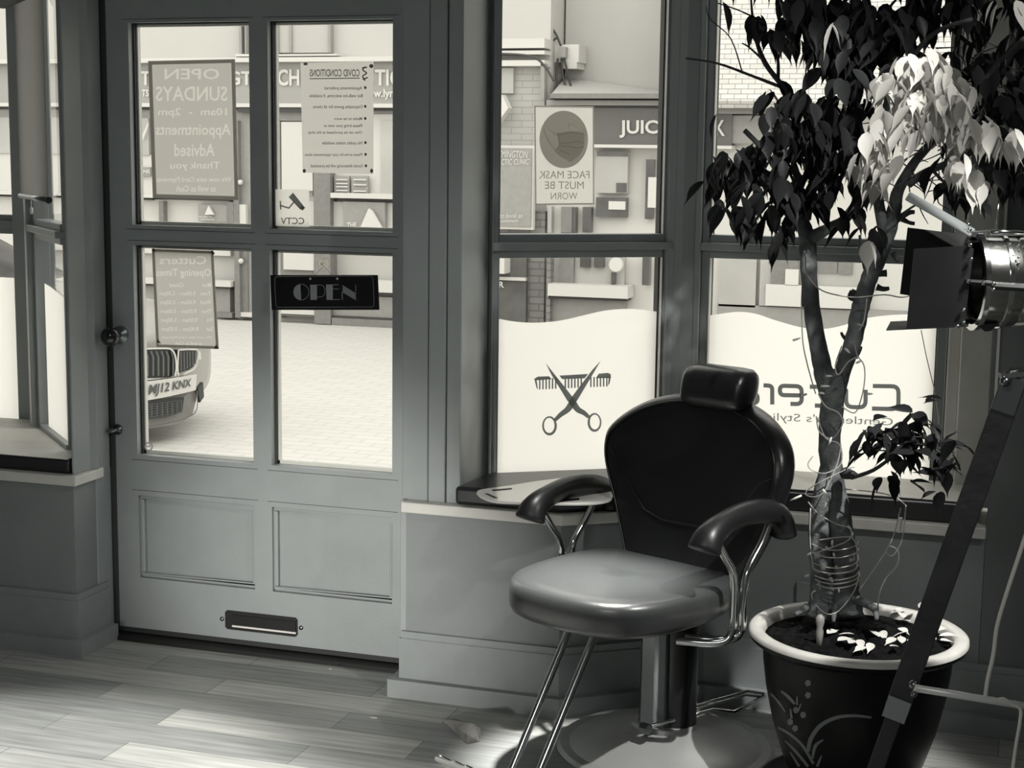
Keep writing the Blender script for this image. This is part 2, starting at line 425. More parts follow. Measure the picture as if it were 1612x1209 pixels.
# sills (plaster ledge) and vinyl pads
b = MB()
b.prism([(-4.2, 3.485, .452), (LC+.015, 3.485, .452), (LC+.015, 3.62, .452), (LC-.04, 3.69, .452), (-2.80, 4.0, .452), (-4.2, 4.0, .452)], (0, 0, .026))
struct(b.build('trim_1', M['sill'], bevel=.003), 'pale painted sill board under the left bay window', 'window sill')
b = MB()
o1 = .018
b.prism([(RC-.008, 3.482, .460), (bend0[0]+.008, 3.482, .460), (bend1[0]+.008, 3.702, .460), (-.055, 3.702, .460), (-.055, 4.0, .460), (-.88, 4.0, .460), (-1.27, 3.73, .460), (RC-.008, 3.60, .460)], (0, 0, .026))
struct(b.build('trim_2', M['sill'], bevel=.003), 'pale painted sill board under the right bay windows', 'window sill')
def pad(name, pts, z0, h, label, inset=.0):
    b = MB(); b.prism([(x, y, z0) for x, y in pts], (0, 0, h))
    o = b.build(name, M['pad'], bevel=.009, smooth=True, auto=50)
    if inset:
        c_ = sum((Vector((x, y, 0)) for x, y in pts), Vector((0, 0, 0)))/len(pts)
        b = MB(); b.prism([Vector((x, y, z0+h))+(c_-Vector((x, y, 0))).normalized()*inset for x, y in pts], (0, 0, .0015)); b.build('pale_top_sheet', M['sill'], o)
    return tag(o, label, 'window seat pad')
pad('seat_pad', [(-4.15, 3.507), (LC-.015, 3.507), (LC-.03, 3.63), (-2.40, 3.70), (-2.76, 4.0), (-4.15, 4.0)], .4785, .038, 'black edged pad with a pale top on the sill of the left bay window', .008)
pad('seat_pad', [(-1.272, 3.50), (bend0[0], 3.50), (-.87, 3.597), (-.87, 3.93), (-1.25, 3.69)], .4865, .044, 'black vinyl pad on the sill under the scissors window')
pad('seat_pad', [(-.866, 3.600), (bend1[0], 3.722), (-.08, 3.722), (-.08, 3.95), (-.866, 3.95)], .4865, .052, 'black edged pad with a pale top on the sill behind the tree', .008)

# ------------------------------------------------------------------ door
DY = 3.68
X = dict(l=-2.325, g0=-2.243, g1=-1.897, g2=-1.845, g3=-1.506, r=-1.432)
Z = dict(b=.014, p0=.168, p1=.396, q0=.507, q1=1.069, t0=1.122, t1=1.642, top=1.86)
door = thing('door_1', 'grey panelled shop door with four glass panes and a letter plate', 'door', (-1.88, DY, 0), kind='structure')
b = MB()
for x0, x1 in ((X['l'], X['g0']), (X['g1'], X['g2']), (X['g3'], X['r'])):
    b.box(x0, x1, DY, DY+.042, Z['b'], Z['top'])
for x0, x1 in ((X['g0'], X['g1']), (X['g2'], X['g3'])):
    for z0, z1 in ((Z['b'], Z['p0']), (Z['p1'], Z['q0']), (Z['q1'], Z['t0']), (Z['t1'], Z['top'])):
        b.box(x0, x1, DY, DY+.042, z0, z1)
b.build('door_frame', M['paint'], door)
for x0, x1 in ((X['g0'], X['g1']), (X['g2'], X['g3'])):
    MB().box(x0-.004, x1+.004, DY+.020, DY+.034, Z['p0']-.004, Z['p1']+.004).build('door_panel', M['paint'], door)
    b = MB()                                      # thin moulding round the panel
    for t in (0,):
        w = .012
        b.box(x0, x1, DY+.008, DY+.022, Z['p0'], Z['p0']+w); b.box(x0, x1, DY+.008, DY+.022, Z['p1']-w, Z['p1'])
        b.box(x0, x0+w, DY+.008, DY+.022, Z['p0']+w, Z['p1']-w); b.box(x1-w, x1, DY+.008, DY+.022, Z['p0']+w, Z['p1']-w)
    b.build('panel_moulding', M['paint'], door, bevel=.004)
# scribed joint lines (thin dark grooves)
b = MB()
gx = [(X['g0']-.018, X['g1']+.012), (X['g2']-.012, X['g3']+.016)]
for x0, x1 in gx:
    for z in (Z['t1']+.008, Z['t0']-.012, Z['q1']+.012, Z['q0']-.014, Z['p1']+.014):
        b.box(x0, x1, DY-.0006, DY+.002, z, z+.0012)
b.build('joint_line', mat('groove_dark', cool(.05), .7), door)
for x0, x1 in ((X['g0'], X['g1']), (X['g2'], X['g3'])):
    for z0, z1 in ((Z['q0'], Z['q1']), (Z['t0'], Z['t1'])):
        MB().box(x0-.003, x1+.003, DY+.026, DY+.030, z0-.003, z1+.003).build('glass_pane', M['glass'], door)
        b = MB(); w = .009
        for (a0, a1, c0, c1) in ((x0, x1, z0, z0+w), (x0, x1, z1-w, z1), (x0, x0+w, z0, z1), (x1-w, x1, z0, z1)):
            b.box(a0, a1, DY+.031, DY+.044, c0, c1)
        b.build('glazing_bead', mat('bead_white', warm(.75), .5), door)
        b = MB(); b.box(x0, x0+.005, DY+.0195, DY+.0305, z0, z1); b.box(x0, x1, DY+.0195, DY+.0305, z1-.003, z1)
        b.build('glazing_putty', M['seal'], door)
# knob
kp = PY(190, 527, DY)
b = MB(); b.lathe([(.024, 0), (.024, .004), (.016, .008), (.010, .012), (.010, .03)], (kp.x, DY, kp.z), 28, (0, -1, 0)); b.build('knob_rose', M['darksteel'], door, smooth=True, auto=40)
b = MB(); b.ball((kp.x, DY-.052, kp.z), .026, 1, .85, 1); kn = b.build('door_knob', mat('black_porcelain', cool(.01), .1, spec=.8), door, smooth=True)
b = MB(); b.lathe([(.0135, -.002), (.0155, 0), (.0135, .004)], (kp.x, DY-.030, kp.z), 24, (0, -1, 0)); b.build('knob_collar', M['white'], kn, smooth=True)
kp2 = PY(186, 676, DY)
b = MB(); b.lathe([(.014, 0), (.014, .003), (.008, .006), (.0055, .010), (.0055, .02)], (kp2.x, DY, kp2.z), 20, (0, -1, 0)); b.ball((kp2.x-.006, DY-.026, kp2.z), .009, 1.5, .8, .8)
b.build('latch_turn', M['darksteel'], door, smooth=True)
# letter plate
l0 = PY(355, 963, DY); l1 = PY(469, 1001, DY); lz0, lz1 = .052, .104
lp = MB(); lp.prism([(x, DY-.001, z) for x, z in [(l0.x+.006, lz0), (l1.x-.006, lz0), (l1.x, lz0+.006), (l1.x, lz1-.006), (l1.x-.006, lz1), (l0.x+.006, lz1), (l0.x, lz1-.006), (l0.x, lz0+.006)]], (0, -.002, 0))
lpo = lp.build('letter_plate', M['blackin'], door)
MB().box(l0.x+.022, l1.x-.004, DY-.006, DY-.0035, lz0+.012, lz1-.010).build('letter_flap', M['black'], lpo)
MB().box(l0.x+.024, l1.x-.002, DY-.010, DY-.006, lz0+.010, lz0+.0145).build('flap_edge', M['white'], lpo)  # white colour stands in for the bright glint along the chrome edge
for x in (l0.x-.010, l1.x+.010):
    b = MB(); b.lathe([(.006, 0), (.006, .003), (.003, .005)], (x, DY, (lz0+lz1)/2), 14, (0, -1, 0)); b.build('fixing_screw', M['darksteel'], lpo, smooth=True)
MB().box(X['l']+.002, X['r']-.002, DY-.004, DY+.0, Z['b'], Z['b']+.012).build('kick_strip', M['seal'], door)
MB().box(X['r']-.012, X['r']-.001, DY-.003, DY, Z['b'], Z['top']).build('edge_strip', mat('edge_dark', cool(.09), .5), door)
MB().box(X['l'], X['l']+.016, DY-.003, DY, Z['b'], Z['top']).build('edge_strip', mat('edge_dark2', cool(.05), .5), door)
# door lining: black gaps, threshold
b = MB(); b.box(LC-.03, X['l']-.002, DY-.012, DY+.06, 0, 1.94); b.box(X['r']+.002, X['r']+.020, DY-.004, DY+.06, 0, 1.94); b.box(LC, X['r']+.02, DY+.0, DY+.06, 1.865, 1.94)
struct(b.build('trim_3', M['black']), 'black weather seal strip around the shop door', 'door seal')
b = MB(); b.box(LC-.01, RC+.0, 3.635, DY+.08, 0, .012)
struct(b.build('trim_4', M['black']), 'black threshold strip under the shop door', 'threshold')
# posts beside door
b = MB(); b.box(LC-.008, LC-.002, 3.506, 3.66, .478, 2.02); b.box(LC-.002, LC+.004, 3.60, 3.67, 0, 2.02)
struct(b.build('trim_5', M['frame'], bevel=.004), 'grey timber post left of the door', 'door post')
b = MB(); b.box(-1.412, -1.345, 3.512, 3.76, .486, 2.02); b.box(-1.343, -1.300, 3.508, 3.76, .486, 2.02); b.box(-1.298, -1.262, 3.512, 3.74, .486, 2.02)
b.box(-1.412, -1.394, 3.50, 3.76, 0, .486)
struct(b.build('trim_6', M['frame'], bevel=.003), 'grey timber post right of the door', 'door post')

# ------------------------------------------------------------------ windows
def wplane(A, B):
    A = Vector((*A, 0)); B = Vector((*B, 0)); d = (B-A).normalized(); n = Vector((-d.y, d.x, 0))
    return A, d, n
def window(name, A, B, label, left_w, right_w, z=(.495, 1.064, 1.121, 2.02), sash=.020, cuts=None):
    """timber window along plan line A->B (camera sees the t<0 side)"""
    w = thing(name, label, 'window', (A[0], A[1], z[0]), kind='structure')
    A3, d, n = wplane(A, B); L = (Vector(B)-Vector(A)).length
    def pt(s): p = A3+d*s; return (p.x, p.y)
    b = MB()
    b.seg(pt(0), pt(left_w), -.035, .05, z[0], z[3]); b.seg(pt(L-right_w), pt(L), -.035, .05, z[0], z[3])
    b.seg(pt(left_w), pt(L-right_w), -.034, .05, z[1]+.020, z[2]-.018)       # transom
    b.seg(pt(left_w), pt(L-right_w), -.034, .05, z[3]-.03, z[3])
    b.build('window_frame', M['frame'], w, bevel=.003)
    for z0, z1 in ((z[0], z[1]+.020), (z[2]-.018, z[3]-.03)):
        b = MB(); a = left_w; c = L-right_w
        b.seg(pt(a), pt(a+sash), -.016, .03, z0, z1); b.seg(pt(c-sash), pt(c), -.016, .03, z0, z1)
        b.seg(pt(a+sash), pt(c-sash), -.016, .03, z1-sash, z1); b.seg(pt(a+sash), pt(c-sash), -.016, .03, z0, z0+sash)
        sf = b.build('sash', M['frame'], w, bevel=.002)
        g = MB(); g.seg(pt(a+sash-.002), pt(c-sash+.002), .010, .013, z0+sash-.002, z1-sash+.002); g.build('glass_pane', M['glass'], sf)
        g = MB(); g.seg(pt(c-sash-.006), pt(c-sash), .002, .03, z0+sash, z1-sash); g.seg(pt(a+sash), pt(a+sash+.003), .014, .03, z0+sash, z1-sash)
        g.build('bead', M['seal'], sf)
        g = MB(); g.seg(pt(c-sash-.0025), pt(c-sash), -.015, .001, z0+sash, z1-sash); g.seg(pt(a+sash), pt(a+sash+.0025), -.015, .012, z0+sash, z1-sash); g.build('lit_edge_strip', M['sill'], sf)  # pale strips put the daylight on the sash reveals into the colour
    return w
W1A, W1B = (-1.265, 3.715), (-.868, 3.985)
W2A, W2B = (-.800, 4.0), (-.172, 4.0)
w1 = window('window_1', W1A, W1B, 'grey timber sash window with the scissors decal', .002, .004)
w2 = window('window_2', W2A, W2B, 'grey timber sash window behind the tree with the shop name', .014, .004)
LR0, LR1 = (-2.715, 3.93), (-2.404, 3.620)
w3 = thing('window_3', 'narrow angled side window of the left bay', 'window', (-2.7, 3.92, .5), kind='structure')
A3, d3, n3 = wplane(LR0, LR1)                 # runs towards the room; camera is on its right-hand... inner side
def p3(s): p = A3+d3*s; return (p.x, p.y)
L3 = (Vector(LR1)-Vector(LR0)).length
b = MB()
b.seg(p3(0), p3(.03), -.03, .05, .478, 2.02); b.seg(p3(L3-.008), p3(L3+.08), .0, .05, .478, 2.02)
b.seg(p3(.03), p3(L3-.008), -.029, .05, 1.084, 1.103); b.seg(p3(0), p3(L3), -.035, .05, .478, .512); b.seg(p3(0), p3(L3), -.03, .05, 1.98, 2.02)
b.build('window_frame', M['frame'], w3, bevel=.002)
for z0, z1 in ((.512, 1.084), (1.103, 1.98)):
    b = MB(); b.seg(p3(.03), p3(.055), -.014, .03, z0, z1); b.seg(p3(L3-.020), p3(L3-.008), -.008, .03, z0, z1); b.seg(p3(.055), p3(L3-.02), -.013, .03, z0, z0+.018); b.seg(p3(.055), p3(L3-.02), -.013, .03, z1-.018, z1)
    b.build('sash', M['frame'], w3, bevel=.002)
    MB().seg(p3(.05), p3(L3-.015), .008, .011, z0+.015, z1-.015).build('glass_pane', M['glass'], w3)
# front pane of left bay
w4 = thing('window_4', 'front window of the left bay at the left edge', 'window', (-3.5, 4.04, .5), kind='structure')
b = MB(); b.box(-4.2, -2.843, 4.02, 4.09, 1.084, 1.103); b.box(-4.2, -2.843, 4.01, 4.09, .478, .495); b.box(-4.2, -2.843, 4.02, 4.09, 1.98, 2.02)
b.build('window_frame', M['frame'], w4, bevel=.002)
b = MB(); b.box(-4.2, -2.843, 4.03, 4.07, 1.103, 1.122); b.box(-4.2, -2.843, 4.03, 4.07, 1.066, 1.084); b.build('sash', M['frame'], w4)
MB().box(-4.2, -2.843, 4.05, 4.053, .495, 1.98).build('glass_pane', M['glass'], w4)
# corner posts of the bays
b = MB(); b.prism([(-2.855, 4.02, .478), (-2.80, 4.0, .478), (-2.72, 3.935, .478), (-2.69, 3.965, .478), (-2.79, 4.10, .478), (-2.855, 4.10, .478)], (0, 0, 1.54))
struct(b.build('trim_7', M['frame'], bevel=.004), 'grey corner post of the left bay window', 'window post')
b = MB(); b.prism([(-.872, 3.955, .486), (-.83, 3.955, .486), (-.797, 3.968, .486), (-.797, 4.07, .486), (-.86, 4.07, .486), (-.90, 4.02, .486)], (0, 0, 1.54))
struct(b.build('trim_8', M['frame'], bevel=.006), 'grey corner post between the two right windows', 'window post')
struct(MB().box(-.170, -.140, 3.955, 4.06, .486, 2.02).box(-.140, -.066, 3.925, 4.06, .486, 2.02).build('trim_9', M['sill'], bevel=.004), 'grey window post at the right end behind the tree', 'window post')  # frame paint swapped for the paler sill colour to show light on it

W1P = Vector((*W1A, 0)); W1N = Vector((-(W1B[1]-W1A[1]), W1B[0]-W1A[0], 0)).normalized()
def on1(px, py, off=.006): return PL(px, py, W1P+W1N*off, W1N)
def on2(px, py, off=.006): return PY(px, py, 4.0+off)
def onD(px, py, off=.022): return PY(px, py, DY+off)
def smooth2(pts, n=6): return [tuple(p)[:2] for p in smoothpath([(x, y, 0) for x, y in pts], n)]
def film(name, curve, ybot, fn, label, ext, parent=None):
    c = smooth2(curve); b = MB()
    pts = [fn(x, y) for x, y in c]
    z0 = ybot
    bot = [Vector((p.x, p.y, z0)) for p in pts]
    for i in range(len(pts)-1):
        b.quad([pts[i], pts[i+1], bot[i+1], bot[i]])
    bmesh.ops.remove_doubles(b.bm, verts=b.bm.verts, dist=1e-5)
    o = b.build(name, M['film']); return tag(o, label, 'window film')
film('frosted_film', [(768, 498), (806, 505.6), (842.6, 508), (882, 504.6), (922, 495.6), (952, 489), (981.6, 486.4), (1005, 487), (1037, 491)], .515, on1, 'white frosted film with a wavy top edge behind the scissors decal', W1N*.0008)
film('frosted_film', [(1117, 496.5), (1160, 491), (1190, 494), (1220, 504), (1260, 515), (1290, 518), (1320, 514), (1360, 502), (1390, 497), (1430, 495), (1487, 497)], .515, on2, 'white frosted film with a wavy top edge behind the tree', (0, .0008, 0))
def on3(px, py): return PL(px, py, A3+n3*.004, n3)
film('frosted_film', [(70, 446), (80, 452), (90, 460), (101, 470)], .53, on3, 'white frosted film on the angled side pane of the left bay', n3*.0008)
film('frosted_film', [(-1150, 437), (-700, 440), (-300, 434), (-40, 437), (0, 436.5), (12, 437), (28, 437.5)], .50, lambda x, y: PY(x, y, 4.045), 'white frosted film on the front pane of the left bay', (0, .0008, 0))

# scissors and comb decal ---------------------------------------------------
S1 = 3.0225
def c7(x, y): return on1(740+x/S1, 360+y/S1, .0035)
sc = thing('scissors_decal', 'grey crossed scissors and comb decal on the frosted window', 'window decal', c7(488, 825))
b = MB()
def gapx(y, side):                        # blade edges near the comb
    return None
spine = [((305, 715), (322, 704), (376, 702), (388, 716), (312, 722)), ((425, 699), (562, 691), (545, 712), (438, 716)), ((612, 690), (655, 686), (669, 692), (670, 710), (598, 712))]
for poly in spine: b.quad([c7(*p) for p in poly])
b.quad([c7(*p) for p in ((305, 712), (316, 715), (323, 765), (316, 757))]); b.quad([c7(*p) for p in ((659, 705), (670, 705), (664, 736), (656, 747))])
x = 328
while x < 656:
    yt = 718-(x-305)*.022; yb = 766-(x-305)*.045
    inside1 = 355+(yt-650)*.70; 
    bl1 = 360+(yt+20-640)*.69; bl2 = 622-(yt+20-628)*.70
    if abs(x-bl1) > 20 and abs(x-bl2) > 20:
        b.quad([c7(x, yt-6), c7(x+7, yt-6), c7(x+7, yb), c7(x, yb)])
    x += 15.2
b.build('comb', M['decal'], sc, fixn=False)
def scissor(tip, piv, ring, rx, ry, side, name):
    b = MB()
    t = Vector(tip); p = Vector(piv); r = Vector(ring); d = (p-t).normalized(); n = Vector((-d.y, d.x))
    b.quad([c7(*t), c7(*(t+d*60+n*9)), c7(*(p-d*20+n*17)), c7(*(p+n*14)), c7(*(p-n*14)), c7(*(p-d*30-n*13)), c7(*(t+d*60-n*4))])
    pr_ = [p, p+d*30+n*side*2, r+Vector((-side*rx*.2, -ry*1.35)), r+Vector((-side*rx*.9, -ry*.55))]
    e = r+(p-r).normalized()*ry*.82
    ribbon(b, smooth2([tuple(p), tuple(p+d*42), tuple(e+(p-e)*.35+d*6), tuple(e)]), [34-18*i/18 for i in range(19)], c7)
    n_ = 28
    out = [r+Vector((rx*cos(2*pi*i/n_), ry*sin(2*pi*i/n_))) for i in range(n_)]
    inn = [r+Vector((rx*.72*cos(2*pi*i/n_)+side*1.5, ry*.78*sin(2*pi*i/n_)-2)) for i in range(n_)]
    for i in range(n_):
        j = (i+1) % n_
        b.quad([c7(*out[i]), c7(*out[j]), c7(*inn[j]), c7(*inn[i])])
    return b.build(name, M['decal'], sc, fixn=False)
scissor((360, 640), (488, 825), (592, 922), 33, 45, 1, 'scissor_blade')
scissor((622, 628), (488, 825), (378, 938), 35, 46, -1, 'scissor_blade')
b = MB(); b.quad([c7(488+8*cos(2*pi*i/14), 825+8*sin(2*pi*i/14))-W1N*.0006 for i in range(14)]); b.build('pivot_dot', M['film'], sc, fixn=False)

# Cutters lettering ----------------------------------------------------------
cl = thing('shop_name_decal', 'grey mirrored shop name lettering on the frosted window behind the tree', 'window decal', on2(1330, 640, .0035))
def g(x, y): return on2(1100+x/3.7775, 380+y/3.7775, .0035)
b = MB(); w = 25
def corner(pts, r=26):
    P = [Vector(p) for p in pts]; out = [tuple(P[0])]
    for i in range(1, len(P)-1):
        a = (P[i-1]-P[i]); c = (P[i+1]-P[i]); rr = min(r, a.length*.49, c.length*.49)
        s_ = P[i]+a.normalized()*rr; e_ = P[i]+c.normalized()*rr
        for k in range(6):
            t = k/5; out.append(tuple(s_*(1-t)**2+P[i]*2*t*(1-t)+e_*t*t))
    out.append(tuple(P[-1])); return out
ribbon(b, corner([(1035, 860), (1188, 862), (1187, 998), (1030, 994)], 40), w, g)            # C
ribbon(b, corner([(992, 882), (992, 988), (876, 984), (876, 878)], 40), w, g)               # u
ribbon(b, corner([(838, 840), (838, 980), (790, 978)], 34), w, g); ribbon(b, [(860, 870), (790, 868)], w, g)
ribbon(b, corner([(738, 830), (738, 978), (690, 976)], 34), w, g); ribbon(b, [(762, 866), (660, 864)], w, g)
ribbon(b, corner([(545, 966), (612, 968), (612, 862), (482, 858), (482, 914), (604, 916)], 34), w, g)   # e
ribbon(b, corner([(437, 970), (437, 858), (385, 856)], 30), w, g)                                 # r
ribbon(b, corner([(352, 852), (262, 850), (262, 905), (350, 907), (350, 962), (258, 960)], 26), w, g)
b.build('shop_name', M['decal'], cl, fixn=False)
b = MB()
text_bm(b, "Gentleman's Stylists", [g(1155, 1048), g(330, 1013), g(330, 1075), g(1155, 1110)])
b.build('strapline', M['decal_light'], cl, fixn=False)

# ------------------------------------------------------------------ posters on the door glass
def poster(name, label, cat, corners, fn, paper, ext=(0, .0006, 0), border=None, bw=6):
    t = thing(name, label, cat, fn(*corners[3]))
    b = MB(); q = [Vector(fn(*c)) for c in corners]; b.quad(q); b.build('paper', paper, t, fixn=False)
    if border:
        c = [Vector(x_) for x_ in corners]; ce = sum(c, Vector((0, 0)))/4
        ins = []
        for i in range(4):
            a = (c[i-1]-c[i]).normalized(); d = (c[(i+1) % 4]-c[i]).normalized()
            ins.append(c[i]+(a+d)*bw)
        b = MB()
        for i in range(4):
            j = (i+1) % 4
            b.quad([fn(*c[i], **{'off': OFFB}), fn(*c[j], **{'off': OFFB}), fn(*ins[j], **{'off': OFFB}), fn(*ins[i], **{'off': OFFB})])
        b.build('border', border, t, fixn=False)
    return t
OFFB = .0205
from mathutils.geometry import delaunay_2d_cdt
def cut_poster(name, label, cat, corners, fn, off, items, ground, ink, border=None, bw=6):
    """one sheet: ground and lettering are coplanar neighbours, so both are lit through the glass alike"""
    t = thing(name, label, cat, fn(*corners[3]))
    V = [Vector(c) for c in corners]; Fc = []
    if border:
        ce = list(V); ins = []
        for i in range(4):
            a = (V[i-1]-V[i]).normalized(); d = (V[(i+1) % 4]-V[i]).normalized(); ins.append(V[i]+(a+d)*bw)
    nb = 4
    for s_, xr, xl, y0, y1 in items:
        cu = bpy.data.curves.new('t', 'FONT'); cu.body = s_; cu.size = 1; cu.resolution_u = 2; cu.offset = .012
        o = bpy.data.objects.new('t', cu); COL.objects.link(o)
        dg = bpy.context.evaluated_depsgraph_get(); dg.update()
        me = bpy.data.meshes.new_from_object(o.evaluated_get(dg))
        xs = [v.co.x for v in me.vertices]; ys = [v.co.y for v in me.vertices]
        ax0, ax1, ay0, ay1 = min(xs), max(xs), min(ys), max(ys); base = len(V)
        for v in me.vertices: V.append(Vector((xr+(xl-xr)*(v.co.x-ax0)/(ax1-ax0), y1+(y0-y1)*(v.co.y-ay0)/(ay1-ay0))))
        for p in me.polygons: Fc.append([base+i for i in p.vertices])
        bpy.data.objects.remove(o); bpy.data.curves.remove(cu); bpy.data.meshes.remove(me)
    v2, e2, f2, ov, oe, of = delaunay_2d_cdt(V, [(0, 1), (1, 2), (2, 3), (3, 0)], Fc, 0, 1e-5)
    bg_, bl_ = MB(), MB()
    cells = {}
    for F3 in Fc:
        xs = [V[i].x for i in F3]; ys = [V[i].y for i in F3]
        for gx_ in range(int(min(xs)/3), int(max(xs)/3)+1):
            for gy_ in range(int(min(ys)/3), int(max(ys)/3)+1): cells.setdefault((gx_, gy_), []).append(F3)
    def inked(c):
        for F3 in cells.get((int(c.x/3), int(c.y/3)), ()):
            n_ = len(F3); sg_ = [(V[F3[(k+1) % n_]]-V[F3[k]]).cross(c-V[F3[k]]) for k in range(n_)]
            if all(q >= 0 for q in sg_) or all(q <= 0 for q in sg_): return True
        return False
    for f in f2:
        o_ = inked(sum((v2[i] for i in f), Vector((0, 0)))/len(f))
        (bl_ if o_ else bg_).quad([fn(*v2[i], off=off) for i in f])
    bg_.build('paper', ground, t, fixn=False); bl_.build('lettering', ink, t, fixn=False)
    if border:
        b = MB()
        for i in range(4):
            j = (i+1) % 4; b.quad([fn(*V[i], off=off-.0012), fn(*V[j], off=off-.0012), fn(*ins[j], off=off-.0012), fn(*ins[i], off=off-.0012)])
        b.build('border', border, t, fixn=False)
    return t
def lines(t, name, items, fn, off, material, slope=.0, shear=0):
    b = MB()
    for s, xr, xl, y0, y1 in items:       # xr = reading start (image right), xl = reading end
        text_bm(b, s, [fn(xr, y0, off=off), fn(xl, y0-slope*(xr-xl), off=off), fn(xl, y1-slope*(xr-xl), off=off), fn(xr, y1, off=off)], bold=.012)
    return b.build(name, material, t, fixn=False)
p1 = cut_poster('opening_poster', 'grey poster about Sunday opening on the upper left door pane', 'poster', [(233, 96), (370, 93), (375.5, 315), (240.5, 311.5)], onD, .022, [('OPEN', 345.5, 259, 108, 125), ('SUNDAYS', 358, 245, 136, 159), ('10am  -  2pm', 357, 249, 170, 185), ('Appointments', 363, 245, 195, 218), ('Advised', 338, 274.5, 226, 246), ('Thank you', 346.5, 268, 254.5, 269), ('We now take Card Payments', 364, 246, 278.5, 288.5), ('as well as Cash', 339.5, 277.5, 292, 301.5)], M['paper'], M['paper_text'], M['paper_edge'], 6)
p2 = poster('notice', 'pale notice headed COVID CONDITIONS on the upper right door pane', 'notice', [(473, 99), (588, 96.5), (588, 274), (476.5, 271.5)], onD, M['paper2'])
lines(p2, 'heading', [('COVID CONDITIONS', 566, 487.5, 109, 120.5)], onD, .0205, M['paper2_dark'])
b = MB(); ribbon(b, [(487.5, 124), (566.5, 123)], 1.4, lambda x, y: onD(x, y, .0205))
ribbon(b, smooth2([(575, 127), (571, 120), (577, 115), (571, 110), (575, 105)]), 2.0, lambda x, y: onD(x, y, .0205))
ribbon(b, smooth2([(571, 125), (579, 122)]), 2, lambda x, y: onD(x, y, .0205)); ribbon(b, [(570, 107), (578, 106)], 2, lambda x, y: onD(x, y, .0205)); b.build('pole_mark', M['paper2_dark'], p2, fixn=False)
lines(p2, 'lettering', [('Appointments preferred', 570, 511, 136, 142.5), ('But walk-ins welcome, if available', 571, 487, 148, 154), ('Disposable gowns for all clients', 570.5, 492.5, 165.5, 172), ('Masks to be worn', 570, 526, 184.5, 189), ('Please bring your own or', 570, 509, 195.5, 201.5), ('One can be purchased at the shop', 570, 485, 206, 212), ('No public toilets available', 570, 507, 222.5, 229), ('Please arrive for your appointment alone', 570, 480, 241, 247), ('Social distancing will be practised', 571, 489, 258.5, 265)], onD, .0205, M['paper2_text'])
b = MB()
for x_, y_ in ((575, 138), (575, 167.5), (575, 186.5), (575.3, 224.5), (575.5, 243), (576, 261)):
    b.quad([onD(x_+2*cos(i*pi/5), y_+2.4*sin(i*pi/5), .0205) for i in range(10)])
b.build('bullet_points', M['paper2_dark'], p2, fixn=False)
b = MB()
for x_, y_, rx, ry in ((481, 100.7, 3.6, 2.2), (584.5, 104, 3.4, 3.2), (479, 269, 2.6, 3.2), (585, 269, 2.4, 3.4)):
    b.quad([onD(x_+rx*cos(i*pi/6), y_+ry*sin(i*pi/6), .0205) for i in range(12)])
b.build('adhesive_tabs', M['paper2_dark'], p2, fixn=False)
p3_ = poster('notice', 'small square CCTV camera sticker in the corner of the door pane', 'sticker', [(433.5, 298), (486.5, 298), (487, 357.5), (434, 355.5)], onD, M['mask_paper'])
def cc(x, y): return onD(420+x/5.757, 160+y/5.757, .0205)
b = MB()
b.quad([cc(*p) for p in ((238, 825), (345, 960), (322, 985), (300, 975), (198, 866))])
ribbon(b, [(118, 940), (200, 965), (250, 905)], 13, cc); ribbon(b, [(122, 900), (126, 978)], 12, cc); b.quad([cc(*p) for p in ((300, 950), (350, 958), (325, 988))])
b.build('camera_pictogram', M['decal'], p3_, fixn=False)
lines(p3_, 'lettering', [('CCTV', 479, 442, 342.5, 353)], onD, .0205, M['decal'])
rows = [('Cutters', 325, 251, 403, 416), ('Opening Times', 332, 246, 423, 438), ('Mon             Closed', 332, 267, 445, 452)]
hrs = ['Tues   9.00am - 5.30pm', 'Wed   9.00am - 5.00pm', 'Thur   9.00am - 5.00pm', 'Fri      9.00am - 5.00pm', 'Sat     8.45am - 3.00pm']
for i, h_ in enumerate(hrs): rows.append((h_, 332+i*.8, 251+i*.8, 458.5+i*14, 467+i*14))
rows += [('We now take Card Payments', 334, 254, 529, 534), ('as well as Cash', 318, 276, 538, 543)]
p4 = cut_poster('opening_poster', 'tilted grey opening times poster on the lower left door pane', 'poster', [(239, 391.5), (336, 395), (344.5, 549.5), (246, 546.5)], onD, .022, rows, M['paper'], M['paper_text'], M['paper_edge'], 4.5)
b = MB()
for pts in ([(239, 391.5), (243, 391), (244, 396), (240, 395)], [(334, 394), (338.5, 399), (335, 402), (331, 396)], [(248, 533), (254, 541), (247, 539)], [(340, 542), (344.5, 549), (337, 549)]):
    b.quad([onD(*p, .0205) for p in pts])
b.build('adhesive_tabs', M['paper2_dark'], p4, fixn=False)
# face mask notice on window 1
def on1o(px, py, off=.0085): return on1(px, py, off)
p5 = poster('notice', 'FACE MASK MUST BE WORN notice on the window above the scissors decal', 'notice', [(841, 166), (935, 167.5), (935.5, 322), (842.5, 323)], on1o, M['mask_paper'], W1N*.0006, border=None)
OB = .0060
b = MB(); c = [(841, 166), (935, 167.5), (935.5, 322), (842.5, 323)]; ci = [(843, 168.6), (933, 170), (933.4, 319.6), (844.5, 320.6)]
for i in range(4):
    j = (i+1) % 4; b.quad([on1(*c[i], OB), on1(*c[j], OB), on1(*ci[j], OB), on1(*ci[i], OB)])
b.quad([on1(887.5+38.3*cos(2*pi*i/40), 219.5+45.3*sin(2*pi*i/40), OB) for i in range(40)])
b.build('pictogram_disc', M['mask_grey'], p5, fixn=False)
def mk(x, y, o=.0045): return on1(840+x/7.11, 160+y/7.11, o)
b = MB(); b.quad([mk(*p) for p in ((262, 350), (420, 328), (570, 348), (566, 495), (520, 590), (440, 660), (400, 675), (310, 625), (238, 555), (285, 480))])
